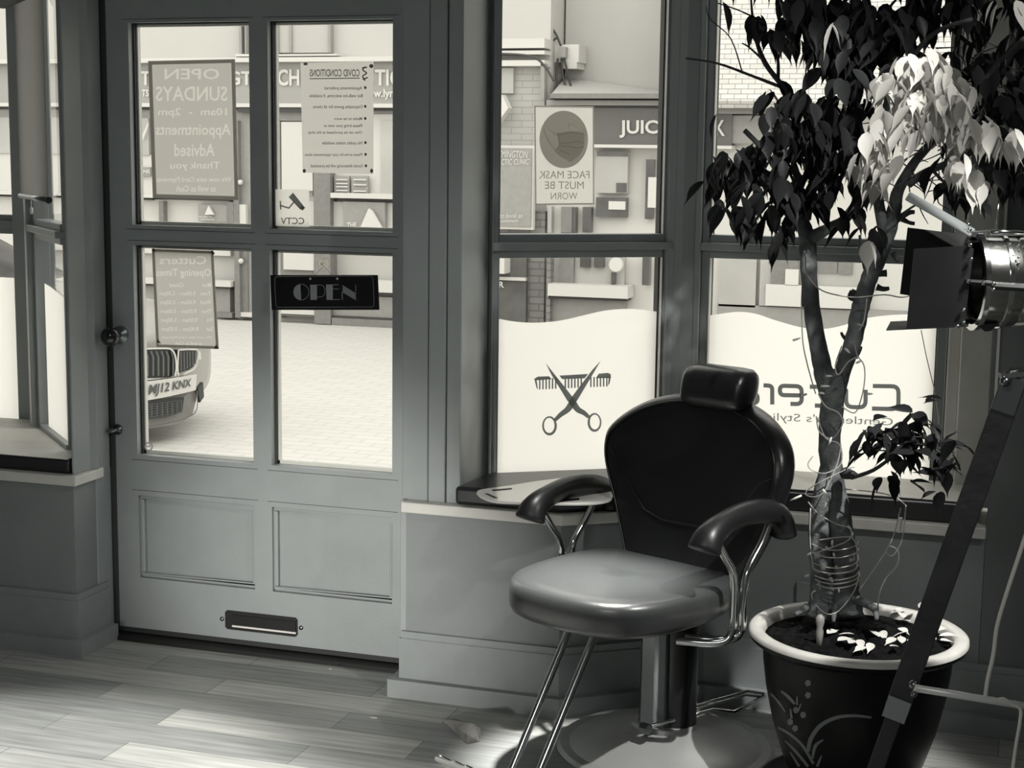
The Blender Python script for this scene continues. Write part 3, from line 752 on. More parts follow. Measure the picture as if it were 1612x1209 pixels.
ribbon(b, smooth2([(115, 310), (165, 440), (240, 540)]), 9, mk); ribbon(b, smooth2([(150, 295), (210, 345), (270, 385)]), 7, mk); ribbon(b, smooth2([(395, 325), (390, 260), (440, 255), (520, 330)]), 7, mk)
b.build('mask_pictogram', M['mask_paper'], p5, fixn=False)
b = MB()
def mk2(x, y): return mk(x, y, .003)
for pts in ([(275, 375), (420, 350), (560, 368)], [(295, 465), (420, 458), (490, 445), (560, 465)], [(300, 495), (400, 502), (480, 518), (560, 502)], [(290, 540), (350, 568), (410, 592)], [(262, 350), (285, 480), (245, 552)], [(495, 600), (515, 590)]):
    ribbon(b, smooth2(pts), 5, mk2)
b.build('mask_folds', M['mask_grey'], p5, fixn=False)
b = MB()
for s_, xr, xl, y0, y1 in (('FACE MASK', 928, 848.5, 269, 281), ('MUST BE', 919, 857.5, 285.5, 297.5), ('WORN', 909, 867, 303, 314)):
    text_bm(b, s_, [on1(xr, y0, OB), on1(xl, y0, OB), on1(xl, y1, OB), on1(xr, y1, OB)])
b.build('lettering', M['mask_grey'], p5, fixn=False)

# hanging OPEN sign
def onS(px, py, off=0): return PY(px, py, 3.655-off)
sg = thing('open_sign', 'black hanging OPEN sign on a string inside the door glass', 'sign', onS(510, 434))
b = MB(); b.prism([onS(*p) for p in ((425, 433), (594.5, 433), (597, 488), (427.5, 488))], (0, .003, 0)); b.build('board', M['sign_black'], sg, bevel=.001)
def so(x, y): return onS(420+x/7.557, 380+y/7.557, .0006)
b = MB()
ribbon(b, corner([(700, 414), (1260, 414), (1272, 600), (1275, 780), (112, 785), (98, 600), (95, 420), (700, 414)], 34), 5, so)
b.build('border_line', M['sign_text'], sg, fixn=False)
b = MB()
# half-filled art deco letters
P_ = arc(408, 603, 92, 97, 90, 270, 16); b.quad([so(*p) for p in P_+[(400, 506), (400, 700)]])
ribbon(b, arc(408, 603, 92, 95, -90, 90, 18), 6, so)
b.quad([so(*p) for p in ((515, 515), (597, 515), (597, 696), (520, 696))]); ribbon(b, [(597, 518), (640, 518)]+arc(640, 590, 52, 72, -90, 90, 14)+[(597, 662)], 6, so)
b.quad([so(*p) for p in ((705, 513), (785, 513), (785, 696), (710, 696))])
for y_ in (516, 566, 692): ribbon(b, [(785, y_), (858+(10 if y_ > 600 else 0), y_)], 7, so)
b.quad([so(*p) for p in ((890, 513), (1062, 620), (1062, 702), (890, 600))]); ribbon(b, [(896, 520), (898, 696)], 12, so); ribbon(b, [(1057, 516), (1060, 700)], 8, so)
b.build('lettering', M['sign_text'], sg, fixn=False)
b = MB()
for x_, y_ in ((517, 445), (838, 444)): b.quad([so(x_+13*cos(i*pi/6), y_+14*sin(i*pi/6)) for i in range(12)])
b.build('string_hole', M['letters'], sg, fixn=False)
b = MB(); b.tube([onS(*p) for p in ((493, 435), (510, 419), (524, 435))], .0006, 5); b.build('string', M['seal'], sg)
b = MB(); b.lathe([(.0145, 0), (.012, .003), (.004, .006), (.003, .016)], onD(510, 415, .026), 22, (0, -1, 0))
sc_ = b.build('suction_hook', M['cup'], smooth=True); tag(sc_, 'round suction hook on the door glass holding the sign string', 'hook')

# small round sticker bottom-left of pane
tag((lambda b: (ribbon(b, arc(234, 703, 5.6, 6.2, 0, 360, 20), 2.2, lambda x, y: onD(x, y, .021)), ribbon(b, [(231, 703), (237, 702.5)], 2, lambda x, y: onD(x, y, .021)), b.build('sticker', M['letters'], fixn=False))[2])(MB()), 'tiny round white sticker at the bottom of the lower left pane', 'sticker')

# ------------------------------------------------------------------ blind in the left bay
bl = thing('roller_blind', 'grey roller blind hanging half down in the left bay', 'blind', (-2.66, 3.80, 1.2))
off = -.045
B0 = Vector((*p3(-.01), 0))+n3*off*1.0; B1 = Vector((*p3(L3-.07), 0))+n3*off
zb = 1.185
def bz(px, py): return PL(px, py, A3+n3*off, n3)
q0 = bz(27, 30); q1 = bz(72, 0); q2 = bz(76.5, 313); q3 = bz(32, 312)
b = MB(); b.prism([(q3.x, q3.y, 1.86), (q2.x, q2.y, 1.86), (q2.x, q2.y, zb), (q3.x, q3.y, zb)], n3*.001); b.bm.free(); b = MB(); b.quad([(q3.x, q3.y, 1.86), (q2.x, q2.y, 1.86), (q2.x, q2.y, zb), (q3.x, q3.y, zb)]); b.build('blind_fabric', M['blind'], bl)
b = MB(); b.tube([(q3.x, q3.y, zb), (q2.x, q2.y, zb)], .007, 12); bbar = b.build('bottom_bar', M['darksteel'], bl, smooth=True)
b = MB(); b.ball((q2.x, q2.y, zb), .0095); b.build('bar_finial', M['seal'], bbar, smooth=True)
rp = bz(20, 12); dd = (Vector((q2.x, q2.y, 0))-Vector((q3.x, q3.y, 0))).normalized()
b = MB(); c0 = Vector((q3.x, q3.y, 1.735))-dd*.018-n3*.028; c1 = c0+dd*.34; b.tube([c0, c1], .034, 24); b.build('roller_tube', M['blind_roll'], bl, smooth=True, auto=50)
cp = (Vector((q3.x, q3.y, zb))*.6+Vector((q2.x, q2.y, zb))*.4)
b = MB(); b.tube([cp, cp-Vector((0, 0, .03))], .0012, 6); b.lathe([(.001, 0), (.004, -.004), (.004, -.018), (.001, -.02)], cp-Vector((0, 0, .026)), 10); b.build('blind_pull', M['white'], bl, smooth=True)

# ------------------------------------------------------------------ barber chair
TH = radians(-25)
CB = Vector((-.714, 3.362, 0)); CX = Vector((cos(TH), sin(TH), 0)); CYV = Vector((-sin(TH), cos(TH), 0))
def w(x, y, z): return CB+CX*x+CYV*y+Vector((0, 0, z))
def inplane(px, py, xl): return PL(px, py, w(xl, 0, 0), CX)
ch = thing('barber_chair', 'black leather barber chair with chrome pedestal facing the door', 'chair', CB)
# base and column
b = MB(); b.lathe([(.242, 0), (.244, .006), (.236, .013), (.215, .013), (.205, .020), (.17, .036), (.10, .052), (.075, .058), (.07, .066), (.0, .066)], CB, 64, close=False)
b.build('base_plate', mat('satin_base_metal', (.46, .47, .46, 1), .38, .35, noise=.08, nscale=9), ch, smooth=True, auto=35)
b = MB(); b.lathe([(.045, .05), (.045, .36), (.0, .36)], w(.022, .01, 0), 28, close=False); b.build('piston', M['plastic'], ch, smooth=True, auto=40)
b = MB()
sec = [(-.052, -.030), (-.030, -.052), (.012, -.056), (.032, -.040), (.034, .02), (-.052, .02)]
b.loft([[w(x*s_, y*s_, z_) for x, y in sec] for z_, s_ in ((.058, 1.08), (.07, 1.02), (.18, 1.0), (.355, .98))])
b.build('column_cover', M['darksteel'], ch, bevel=.006, smooth=True, auto=35)
b = MB(); b.lathe([(.03, .34), (.09, .345), (.10, .36), (.05, .366)], w(-.0, -.04, 0), 30); b.build('seat_bracket', M['blackmetal'], ch, smooth=True, auto=40)
def rod(name, pts, r, material, parent, n=10, sm=5):
    b = MB(); b.tube(smoothpath(pts, sm) if sm else pts, r, n); return b.build(name, material, parent, smooth=True, auto=60)
pz = lambda x, y, z=.09: PZ(x, y, z)
b = MB()
b.tube([pz(1090, 1112, .10), pz(1176, 1088, .095), pz(1203, 1092, .09)], .0035, 8); b.tube([pz(1088, 1118, .095), pz(1174, 1094, .09), pz(1200, 1097, .085)], .003, 8)
b.tube([pz(1012, 1146, .085), pz(1122, 1117, .085), pz(1155, 1121, .085), pz(1203, 1096, .085)], .0045, 8)
b.build('foot_lever', M['chrome'], ch, smooth=True)
b = MB(); b.lathe([(.012, -.01), (.012, .01)], pz(1016, 1147, .085), 16, CX); b.build('lever_pivot', M['darksteel'], ch, smooth=True, auto=40)
# seat
SC = (-.004, -.165)
def outl(k, sx, sy, n=52, ex=3.3):
    a = 2*pi*k/n; c, s_ = cos(a), sin(a)
    x = abs(c)**(2/ex)*(1 if c > 0 else -1)*sx; y = abs(s_)**(2/ex)*(1 if s_ > 0 else -1)*sy
    if y < 0: x *= 1-.06*(-y/sy); y *= 1+.10*(1-(x/sx)**2)      # bowed front
    return x, y
rings = []
for z_, k_ in ((.358, .88), (.360, .94), (.366, .98), (.378, 1.0), (.408, 1.0), (.420, .99), (.429, .965), (.434, .92)):
    rings.append([w(SC[0]+outl(j, .211, .210)[0]*k_, SC[1]+outl(j, .211, .210)[1]*k_, z_) for j in range(52)])
for k_ in (.8, .62, .42, .2, .02):
    rings.append([w(SC[0]+outl(j, .211, .210)[0]*k_, SC[1]+outl(j, .211, .210)[1]*k_, .435+.004*(1-k_)-(.006*max(0, outl(j, .211, .210)[1])/.225)) for j in range(52)])
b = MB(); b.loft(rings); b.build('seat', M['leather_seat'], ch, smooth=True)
# backrest: outline in tilted plane
def bp(x, s, t):       # s = height, t = depth towards the back
    x = x*.955
    y = .03+.25*(s-.4)+t; return w(x, y, s)
out = [(-.125, .375), (-.150, .42), (-.205, .53), (-.250, .615), (-.262, .668), (-.248, .705), (-.195, .748), (-.13, .775), (-.05, .79), (.06, .79), (.135, .775), (.195, .748), (.244, .705), (.262, .655), (.255, .60), (.225, .50), (.185, .42), (.155, .375), (.08, .355), (-.06, .355)]
o3 = [Vector((x, s, 0)) for x, s in out]
osm = []
N_ = len(o3)
for i in range(N_):
    p0, p1_, p2_, p3__ = o3[i-1], o3[i], o3[(i+1) % N_], o3[(i+2) % N_]
    for j in range(4):
        t = j/4; osm.append(.5*((2*p1_)+(-p0+p2_)*t+(2*p0-5*p1_+4*p2_-p3__)*t*t+(-p0+3*p1_-3*p2_+p3__)*t*t*t))
cen = Vector((.0, .60, 0))
def wrap(x): return -.30*x*x         # gentle concave wrap toward the sitter
rings = []
for k_, t_ in ((.02, .052), (.5, .052), (.88, .048), (.96, .040), (1.0, .022), (1.0, .005), (.985, -.012), (.95, -.022), (.88, -.028), (.7, -.027), (.45, -.024), (.2, -.022), (.02, -.021)):
    rings.append([bp(*( (cen+(p-cen)*k_).to_2d()), t_+wrap((cen+(p-cen)*k_).x)) for p in osm])
b = MB(); b.loft(rings); bk = b.build('backrest', M['leather'], ch, smooth=True)
b = MB()
def sp(x, s, t=-.0275): return bp(x, s, t+wrap(x))
pip = [sp(*((cen+(p-cen)*.925).to_2d()), -.0262) for p in osm]
b.tube(pip, .0022, 6, closed=True)
b.tube([sp(x, s) for x, s in [(-.232, .655), (-.17, .59), (-.105, .528), (-.05, .513), (.06, .515), (.125, .522), (.17, .58), (.205, .628), (.236, .645)]], .0022, 6)
b.build('piping', M['leather'], bk, smooth=True)
# headrest
b = MB(); R_ = []
hc = [(-.110, .2), (-.108, .55), (-.103, .82), (-.09, .96), (-.06, 1), (.0, 1), (.06, 1), (.09, .96), (.103, .82), (.108, .55), (.110, .2)]
for x, k_ in hc:
    r_ = []
    for j in range(28):
        a = 2*pi*j/28; c, s_ = cos(a), sin(a)
        yy = abs(c)**.75*(1 if c > 0 else -1)*.042*k_; zz = abs(s_)**.72*(1 if s_ > 0 else -1)*.050*k_
        r_.append(w(.038+x*.78, .112+yy+.2*zz, .815+zz*.93))
    R_.append(r_)
b.loft(R_); b.build('headrest', M['leather'], ch, smooth=True)
rod('headrest_bar', [w(.03, .14, .70), w(.03, .135, .80)], .008, M['chrome'], ch, sm=0)
# arms
def arm(side, zoff, yoff):
    xl = .268*side if side < 0 else .240
    P = [(-.225, .520), (-.208, .545), (-.165, .562), (-.10, .573), (-.03, .574), (.03, .566), (.075, .548), (.098, .522), (.103, .503)]
    pts = smoothpath([w(xl, y*.88+yoff, z_+zoff) for y, z_ in P], 5)
    n = len(pts); R = []
    for i in range(n):
        t = i/(n-1); k_ = .90 if (i == 0 or i == n-1) else 1.0
        R.append((.027*k_, (.0235+.013*max(0, 1-t/.28)+.006*max(0, (t-.75)/.25))*k_))
    b = MB(); b.tube(pts, R, 20); b.build('armrest', M['plastic'], ch, smooth=True)
    xi = .255*side
    f = [w(xl, -.165+yoff, .545+zoff), w(xl, -.13+yoff, .50+zoff), w(xl, -.095+yoff, .455+zoff), w(xl, -.088+yoff, .40), w(xl, -.10, .345), w(xl*.93, -.12, .322), w(xl*.6, -.16, .318)]
    r = [w(xl, .035+yoff, .545+zoff), w(xl, .005+yoff, .50+zoff), w(xl, -.042+yoff, .45+zoff), w(xl, -.055+yoff, .40), w(xl, -.066, .34), w(xl*.93, -.09, .322), w(xl*.6, -.13, .318)]
    rod('arm_tube', f, .0085, M['chrome'], ch, 12); rod('arm_tube', r, .0085, M['chrome'], ch, 12)
arm(-1, -.012, .03); arm(1, .015, -.008)
# footrest
for dx in (-.050, .018):
    rod('footrest_tube', [w(dx, -.20, .356), w(dx, -.255, .352), w(dx, -.295, .30), w(dx, -.455, .06), w(dx, -.475, .04)], .0085, M['chrome'], ch, 12, 4)
b = MB()
fp = [w(-.20, -.53, .075), w(.12, -.53, .075), w(.12, -.46, .03), w(-.20, -.46, .03)]
b.prism(fp, (0, 0, -.010)); fo = b.build('footrest_plate', mat('pale_footrest_metal', (.7, .7, .68, 1), .35, .3), ch, bevel=.004)
b = MB()
for i in range(9):
    x = -.19+i*.038; b.tube([w(x, -.525, .077), w(x, -.465, .038)], .003, 6)
b.build('tread_ribs', M['chrome'], fo, smooth=True)

# ------------------------------------------------------------------ potted tree
PC = Vector((-.292, 3.262, 0))
tree = thing('potted_tree', 'tall leafy weeping fig in a dark glazed pot by the window', 'potted plant', PC)
prof = [(.118, .018), (.122, .022), (.147, .08), (.169, .15), (.184, .22), (.192, .28), (.193, .305), (.196, .318), (.212, .322), (.222, .330), (.224, .340)]
b = MB(); b.lathe(prof+[(.200, .338), (.190, .325), (.186, .30), (.0, .30)], PC, 72, close=False); pot = b.build('pot', M['glaze'], tree, smooth=True, auto=40)
b = MB(); b.lathe([(.2245, .338), (.224, .3455), (.219, .349), (.206, .3505), (.197, .348), (.192, .340), (.190, .326)], PC, 72, close=False); b.build('pot_rim', M['rim'], pot, smooth=True)
b = MB(); b.lathe([(.14, 0), (.175, .004), (.19, .018), (.184, .020), (.165, .010), (.0, .010)], PC, 60, close=False); b.build('saucer', M['glaze'], tree, smooth=True, auto=40)
bm_ = MB(); n_ = 60
R_ = []
for k in range(14):
    rr = .191*(1-k/13.2); R_.append([PC+Vector((rr*cos(2*pi*j/n_), rr*sin(2*pi*j/n_), .328+(RND.uniform(-.006, .009) if k else 0)+.012*(k/13))) for j in range(n_)])
bm_.loft(R_, cap=True); bm_.build('soil', M['soil'], tree, smooth=True)
# painted motif: strokes laid on the pot wall
def on_pot(px, py, lift=.0012):
    d = ray(px, py)
    lo = None
    for i in range(900):
        t = 2.6+i*.0012; P = CAM+d*t
        r = (P.xy-PC.xy).length; z_ = P.z
        if z_ > .32 or z_ < .02: continue
        for (r0, z0), (r1, z1) in zip(prof, prof[1:]):
            if z0 <= z_ <= z1:
                rp_ = r0+(r1-r0)*(z_-z0)/(z1-z0)
                if r <= rp_+lift: return P
    return None
def mot(x, y): return (1160+x/3.566, 880+y/3.566)
strokes = [([(755, 890), (660, 880), (560, 890), (470, 935), (415, 1010), (400, 1080)], [3, 4, 5, 6, 6, 5]), ([(190, 755), (235, 805), (272, 858)], [2, 3.5, 2]), ([(248, 742), (290, 775), (325, 815)], [3, 5, 3]), ([(338, 770), (338, 820)], [2, 3]), ([(300, 840), (308, 895)], [2, 4]), ([(360, 812), (345, 850)], [2, 3]),
           ([(230, 945), (300, 985), (370, 1050), (430, 1150)], [3, 4, 4, 4]), ([(270, 1020), (330, 1080), (400, 1165)], [2, 4, 4]), ([(485, 1015), (440, 1050), (425, 1120)], [2, 5, 3]), ([(475, 1105), (450, 1165)], [2, 4]), ([(300, 1085), (350, 1165)], [2, 4])]
b = MB()
for pts, ws in strokes:
    ps = [mot(*p) for p in smooth2(pts, 4)]; k_ = len(ps)
    L_ = []
    for i in range(k_):
        a = Vector(ps[max(i-1, 0)]); c = Vector(ps[min(i+1, k_-1)]); t_ = (c-a).normalized(); nn = Vector((-t_.y, t_.x))
        u = i/(k_-1)*(len(ws)-1); j = min(int(u), len(ws)-2); ww = ws[j]+(ws[j+1]-ws[j])*(u-j)
        p = Vector(ps[i]); A_ = on_pot(*(p+nn*ww*.55)); B_ = on_pot(*(p-nn*ww*.55)); L_.append((A_, B_))
    for (a, c), (d_, e_) in zip(L_, L_[1:]):
        if None in (a, c, d_, e_): continue
        b.quad([a, d_, e_, c])
for x, y in ((397, 697), (397, 765), (330, 848), (370, 875), (298, 915), (325, 950)):
    cx, cy = mot(x, y); q = [on_pot(cx+4.6*cos(i*pi/6)+(1 if i % 2 else 0), cy+5.2*sin(i*pi/6)) for i in range(12)]
    if None not in q: b.quad(q)
b.build('painted_motif', M['motif'], pot, fixn=False)
# trunks and branches
TY = 3.34
def tp(px, py, Y=TY): return PY(px, py, Y)
def K(px_): return px_*.00132
def branch(b, pts, sm=5, n=12, jit=.0):
    P = smoothpath([tp(*p[:2], p[3] if len(p) > 3 else TY) for p in pts], sm)
    R = []
    for i in range(len(pts)-1):
        for j in range(sm): R.append(K(pts[i][2]+(pts[i+1][2]-pts[i][2])*j/sm))
    R.append(K(pts[-1][2]))
    R = [r_*(1+RND.uniform(-jit, jit)) for r_ in R]
    b.tube(P, R, n)
b = MB()
branch(b, [(1335, 972, 27, 3.30), (1332, 940, 22, 3.32), (1330, 880, 21), (1322, 820, 19), (1312, 760, 18), (1306, 700, 18), (1309, 650, 18), (1315, 610, 18), (1322, 585, 15)], 6, 18, .05)
branch(b, [(1290, 972, 22, 3.30), (1295, 930, 20, 3.31), (1292, 880, 18, 3.32), (1290, 820, 17, 3.33), (1298, 775, 17, 3.33), (1304, 735, 14)], 6, 18, .05)
branch(b, [(1312, 640, 15), (1300, 600, 16), (1290, 555, 14.5), (1280, 500, 13.5), (1274, 440, 13), (1272, 395, 14), (1270, 372, 13), (1262, 345, 11), (1258, 318, 8), (1255, 280, 6), (1246, 245, 4)], 6, 16, .05)
branch(b, [(1315, 625, 14), (1328, 580, 13), (1345, 530, 13.5), (1353, 490, 14), (1366, 445, 13), (1382, 405, 14), (1396, 370, 13), (1408, 330, 11), (1414, 300, 9, 3.3), (1440, 255, 7, 3.22), (1470, 220, 6.5, 3.2), (1490, 190, 6, 3.2)], 6, 16, .05)
branch(b, [(1275, 375, 12), (1300, 362, 9), (1330, 345, 8), (1352, 312, 8), (1362, 270, 7), (1385, 210, 6), (1400, 150, 6, 3.25), (1420, 90, 5, 3.2)], 5, 12, .05)
branch(b, [(1396, 372, 12), (1385, 330, 9), (1378, 285, 8), (1360, 230, 7), (1340, 160, 8), (1335, 90, 9), (1345, 20, 9), (1350, -40, 8)], 5, 12, .05)
b.build('trunk', M['bark'], tree, smooth=True)
b = MB()
for st in [[(1330, 745, 10, 3.30), (1345, 748, 6, 3.27), (1340, 744, 3, 3.25)], [(1348, 458, 8), (1343, 466, 4), (1340, 458, 3)], [(1350, 470, 6), (1338, 468, 4), (1340, 457, 2)], [(1380, 452, 6), (1390, 455, 4), (1400, 454, 3)], [(1405, 398, 5), (1412, 410, 3), (1410, 411, 2)],
           [(1336, 536, 5), (1328, 530, 3), (1324, 523, 2)], [(1345, 562, 6), (1352, 552, 4), (1355, 545, 3)], [(1396, 430, 6), (1365, 428, 3.5), (1358, 395, 3), (1353, 370, 2)], [(1366, 430, 5), (1360, 400, 4), (1352, 385, 3)],
           [(1262, 322, 6), (1235, 290, 5), (1205, 240, 4.5), (1172, 205, 4)], [(1300, 575, 4), (1308, 588, 2), (1312, 592, 1)], [(1412, 345, 6), (1430, 335, 4), (1440, 334, 3)], [(1410, 348, 4), (1430, 330, 2), (1450, 318, 1.5)], [(1411, 340, 6), (1430, 350, 3), (1440, 352, 3)],
           [(1250, 205, 5, 3.3), (1250, 170, 5, 3.3), (1235, 140, 4.5, 3.3), (1205, 100, 4, 3.3), (1190, 60, 3, 3.3), (1184, 20, 2, 3.3), (1182, -10, 1.5, 3.3)],
           [(1232, 138, 3, 3.3), (1180, 118, 2.2, 3.3), (1130, 100, 1.8, 3.3), (1080, 92, 1.4, 3.3)], [(1225, 125, 3), (1224, 90, 2.5), (1210, 55, 2)], [(1226, 92, 2), (1230, 60, 1.5)], [(1205, 98, 2.2), (1180, 75, 1.5), (1168, 68, 1)], [(1168, 112, 1.2), (1150, 60, 1), (1118, 30, .8), (1112, 10, .8)], [(1130, 5, 1), (1160, 15, 1.2), (1182, 25, 1.4)],
           [(1385, 330, 5), (1350, 215, 3), (1300, 190, 3), (1250, 165, 2)], [(1400, 150, 4, 3.2), (1460, 60, 4, 3.15), (1530, 30, 3, 3.1)], [(1520, 0, 4), (1508, 60, 4), (1500, 150, 5)], [(1445, 250, 4, 3.2), (1520, 160, 5, 3.15), (1580, 90, 4, 3.1), (1612, 60, 3, 3.05)], [(1440, 0, 4), (1480, 30, 3.5), (1540, 75, 3), (1570, 30, 2)], [(1540, 70, 3), (1555, 50, 2), (1545, 30, 1.2)],
           [(1430, 290, 7), (1460, 270, 6), (1520, 245, 5, 3.2), (1580, 200, 3, 3.1)], [(1465, 265, 3), (1500, 300, 2, 3.2), (1530, 320, 1.5, 3.1)], [(1300, 160, 4), (1290, 220, 5), (1278, 300, 7), (1268, 345, 9)],
           [(1340, 752, 3.5, 3.27), (1375, 740, 3, 3.22), (1410, 715, 2.5, 3.18), (1430, 700, 2, 3.15), (1470, 705, 2, 3.12), (1512, 745, 1.5, 3.1)], [(1400, 722, 2, 3.2), (1440, 690, 1.6, 3.15), (1455, 665, 1.2, 3.15)]]:
    branch(b, st, 4, 7, .05)
for i in range(150):                          # fine bare twigs
    if i < 95: x, y = RND.uniform(1470, 1612), RND.uniform(70, 250)
    else: x, y = RND.uniform(1370, 1500), RND.uniform(190, 330)
    a = RND.uniform(0, 2*pi); l_ = RND.uniform(18, 45); Yv = RND.uniform(3.12, 3.4)
    branch(b, [(x, y, 1.1, Yv), (x+cos(a)*l_*.5+RND.uniform(-6, 6), y+sin(a)*l_*.4, .9, Yv), (x+cos(a)*l_, y+sin(a)*l_*.8, .5, Yv-.02)], 3, 4)
b.build('branches', M['twig'], tree, smooth=True)
b = MB()                                       # roots
for st in [[(1350, 945, 9, 3.30), (1368, 952, 7, 3.27), (1378, 962, 5, 3.24), (1380, 975, 3, 3.21)], [(1270, 955, 7, 3.29), (1262, 962, 5, 3.27), (1252, 968, 3, 3.25)], [(1315, 955, 6, 3.28), (1313, 968, 4, 3.25), (1312, 978, 3, 3.22)]]:
    b = MB(); branch(b, st, 4, 10, .1); b.build('surface_root', M['bark'], tree, smooth=True)

# leaves ------------------------------------------------------------
def leaf(b, pos, length, yaw, pitch, roll, fold=.35):
    prof_ = [(0, .0), (.09, .12), (.24, .20), (.42, .215), (.58, .165), (.70, .09), (.80, .035), (1.0, .0)]
    q = Matrix.Rotation(yaw, 3, 'Z') @ Matrix.Rotation(pitch, 3, 'X') @ Matrix.Rotation(roll, 3, 'Y')
    mid = []; Lf = []; Rt = []
    for t, wd_ in prof_:
        sag = -.10*t*t
        mid.append(b.bm.verts.new(pos+q@Vector((0, t*length, sag*length))))
        if wd_ > 0:
            Lf.append(b.bm.verts.new(pos+q@Vector((-wd_*length*1.0, t*length, (sag+wd_*fold)*length))))
            Rt.append(b.bm.verts.new(pos+q@Vector((wd_*length*1.0, t*length, (sag+wd_*fold)*length))))
        else: Lf.append(mid[-1]); Rt.append(mid[-1])
    for i in range(len(mid)-1):
        for S in (Lf, Rt):
            vs__ = [mid[i], mid[i+1], S[i+1], S[i]]; u = []
            for v in vs__:
                if v not in u: u.append(v)
            if len(u) > 2: b.bm.faces.new(u if S is Rt else u[::-1])
    return b
def foliage(name, clusters, material, parent, size=.067, ys=(3.08, 3.38), droop=(-1.35, -.75)):
    b = MB()
    for cx, cy, r_, n in clusters:
        for i in range(int(n*1.2+.5)):
            a = RND.uniform(0, 2*pi); q = sqrt(RND.random())*r_
            p = tp(cx+q*cos(a)*1.0, cy+q*sin(a)*.9-18, RND.uniform(*ys))
            leaf(b, p, size*RND.uniform(.72, 1.15), RND.uniform(0, 2*pi), RND.uniform(*droop), RND.uniform(-.6, .6))
    return b.build(name, material, parent, smooth=True, fixn=False)
dark = [(1180, -50, 40, 14), (1250, -60, 60, 34), (1340, -70, 60, 40), (1430, -60, 60, 36), (1510, -50, 50, 26), (1590, -30, 45, 20), (1300, -140, 60, 34), (1400, -150, 60, 34), (1490, -120, 50, 20), (1660, 40, 50, 24), (1670, 140, 50, 24), (1650, 230, 40, 16), (1138, 18, 4, 1), (1193, 55, 20, 7), (1228, 60, 26, 10), (1252, 25, 32, 18), (1290, 60, 42, 40), (1275, 20, 32, 22), (1335, 30, 38, 30), (1310, 95, 30, 16), (1345, 80, 38, 30), (1395, 45, 40, 26), (1435, 35, 36, 18), (1470, 25, 34, 16),
        (1505, 20, 24, 10), (1545, 10, 26, 8), (1595, 20, 26, 9), (1560, 110, 22, 6), (1340, 130, 32, 18), (1390, 110, 30, 14), (1420, 85, 26, 10),
        (1225, 160, 26, 6), (1262, 185, 34, 18), (1300, 205, 42, 34), (1335, 190, 34, 22), (1268, 235, 42, 30), (1315, 255, 44, 34), (1220, 215, 26, 10), (1185, 262, 34, 16), (1215, 285, 40, 24), (1150, 272, 26, 12), (1125, 300, 18, 8),
        (1160, 330, 28, 12), (1188, 360, 16, 6), (1228, 355, 26, 10), (1240, 318, 30, 14), (1286, 300, 36, 20), (1225, 395, 8, 2), (1335, 355, 22, 5), (1355, 300, 24, 10), (1275, 340, 22, 6), (1128, 200, 4, 1), (1120, 262, 3, 1),
        (1495, 305, 14, 4), (1540, 300, 20, 6), (1590, 285, 30, 16), (1602, 240, 20, 10), (1575, 265, 24, 10), (1590, 150, 26, 8), (1600, 90, 24, 8), (1425, 205, 20, 6), (1545, 130, 26, 9), (1570, 185, 26, 10), (1535, 60, 20, 6), (1500, 100, 14, 4), (1610, 190, 16, 8)]
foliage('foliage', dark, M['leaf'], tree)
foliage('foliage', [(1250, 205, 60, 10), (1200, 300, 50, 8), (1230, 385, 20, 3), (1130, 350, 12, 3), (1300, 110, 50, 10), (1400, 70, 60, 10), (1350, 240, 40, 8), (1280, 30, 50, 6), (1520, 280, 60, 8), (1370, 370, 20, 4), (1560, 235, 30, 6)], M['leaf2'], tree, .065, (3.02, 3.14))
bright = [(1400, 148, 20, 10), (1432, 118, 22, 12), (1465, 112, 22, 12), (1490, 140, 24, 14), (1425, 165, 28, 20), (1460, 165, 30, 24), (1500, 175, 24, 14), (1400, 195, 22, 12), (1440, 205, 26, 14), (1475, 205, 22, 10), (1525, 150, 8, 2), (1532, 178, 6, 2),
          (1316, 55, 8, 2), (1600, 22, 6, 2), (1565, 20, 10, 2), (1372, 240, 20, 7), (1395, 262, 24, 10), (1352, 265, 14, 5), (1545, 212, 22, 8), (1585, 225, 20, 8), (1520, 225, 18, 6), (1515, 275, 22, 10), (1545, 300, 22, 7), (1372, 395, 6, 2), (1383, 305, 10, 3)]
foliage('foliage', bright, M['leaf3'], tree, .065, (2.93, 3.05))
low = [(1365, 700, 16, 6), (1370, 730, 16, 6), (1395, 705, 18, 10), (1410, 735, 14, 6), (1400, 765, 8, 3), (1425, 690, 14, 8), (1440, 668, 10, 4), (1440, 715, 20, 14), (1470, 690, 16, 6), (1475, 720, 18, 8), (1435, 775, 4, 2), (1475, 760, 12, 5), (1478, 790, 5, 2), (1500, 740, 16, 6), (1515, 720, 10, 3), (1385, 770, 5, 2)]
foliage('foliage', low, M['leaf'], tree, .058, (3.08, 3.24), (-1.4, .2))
foliage('foliage', [(1400, 690, 20, 3), (1480, 655, 16, 2), (1425, 720, 30, 4), (1505, 700, 14, 2)], M['leaf2'], tree, .058, (3.06, 3.12), (-1.3, .2))

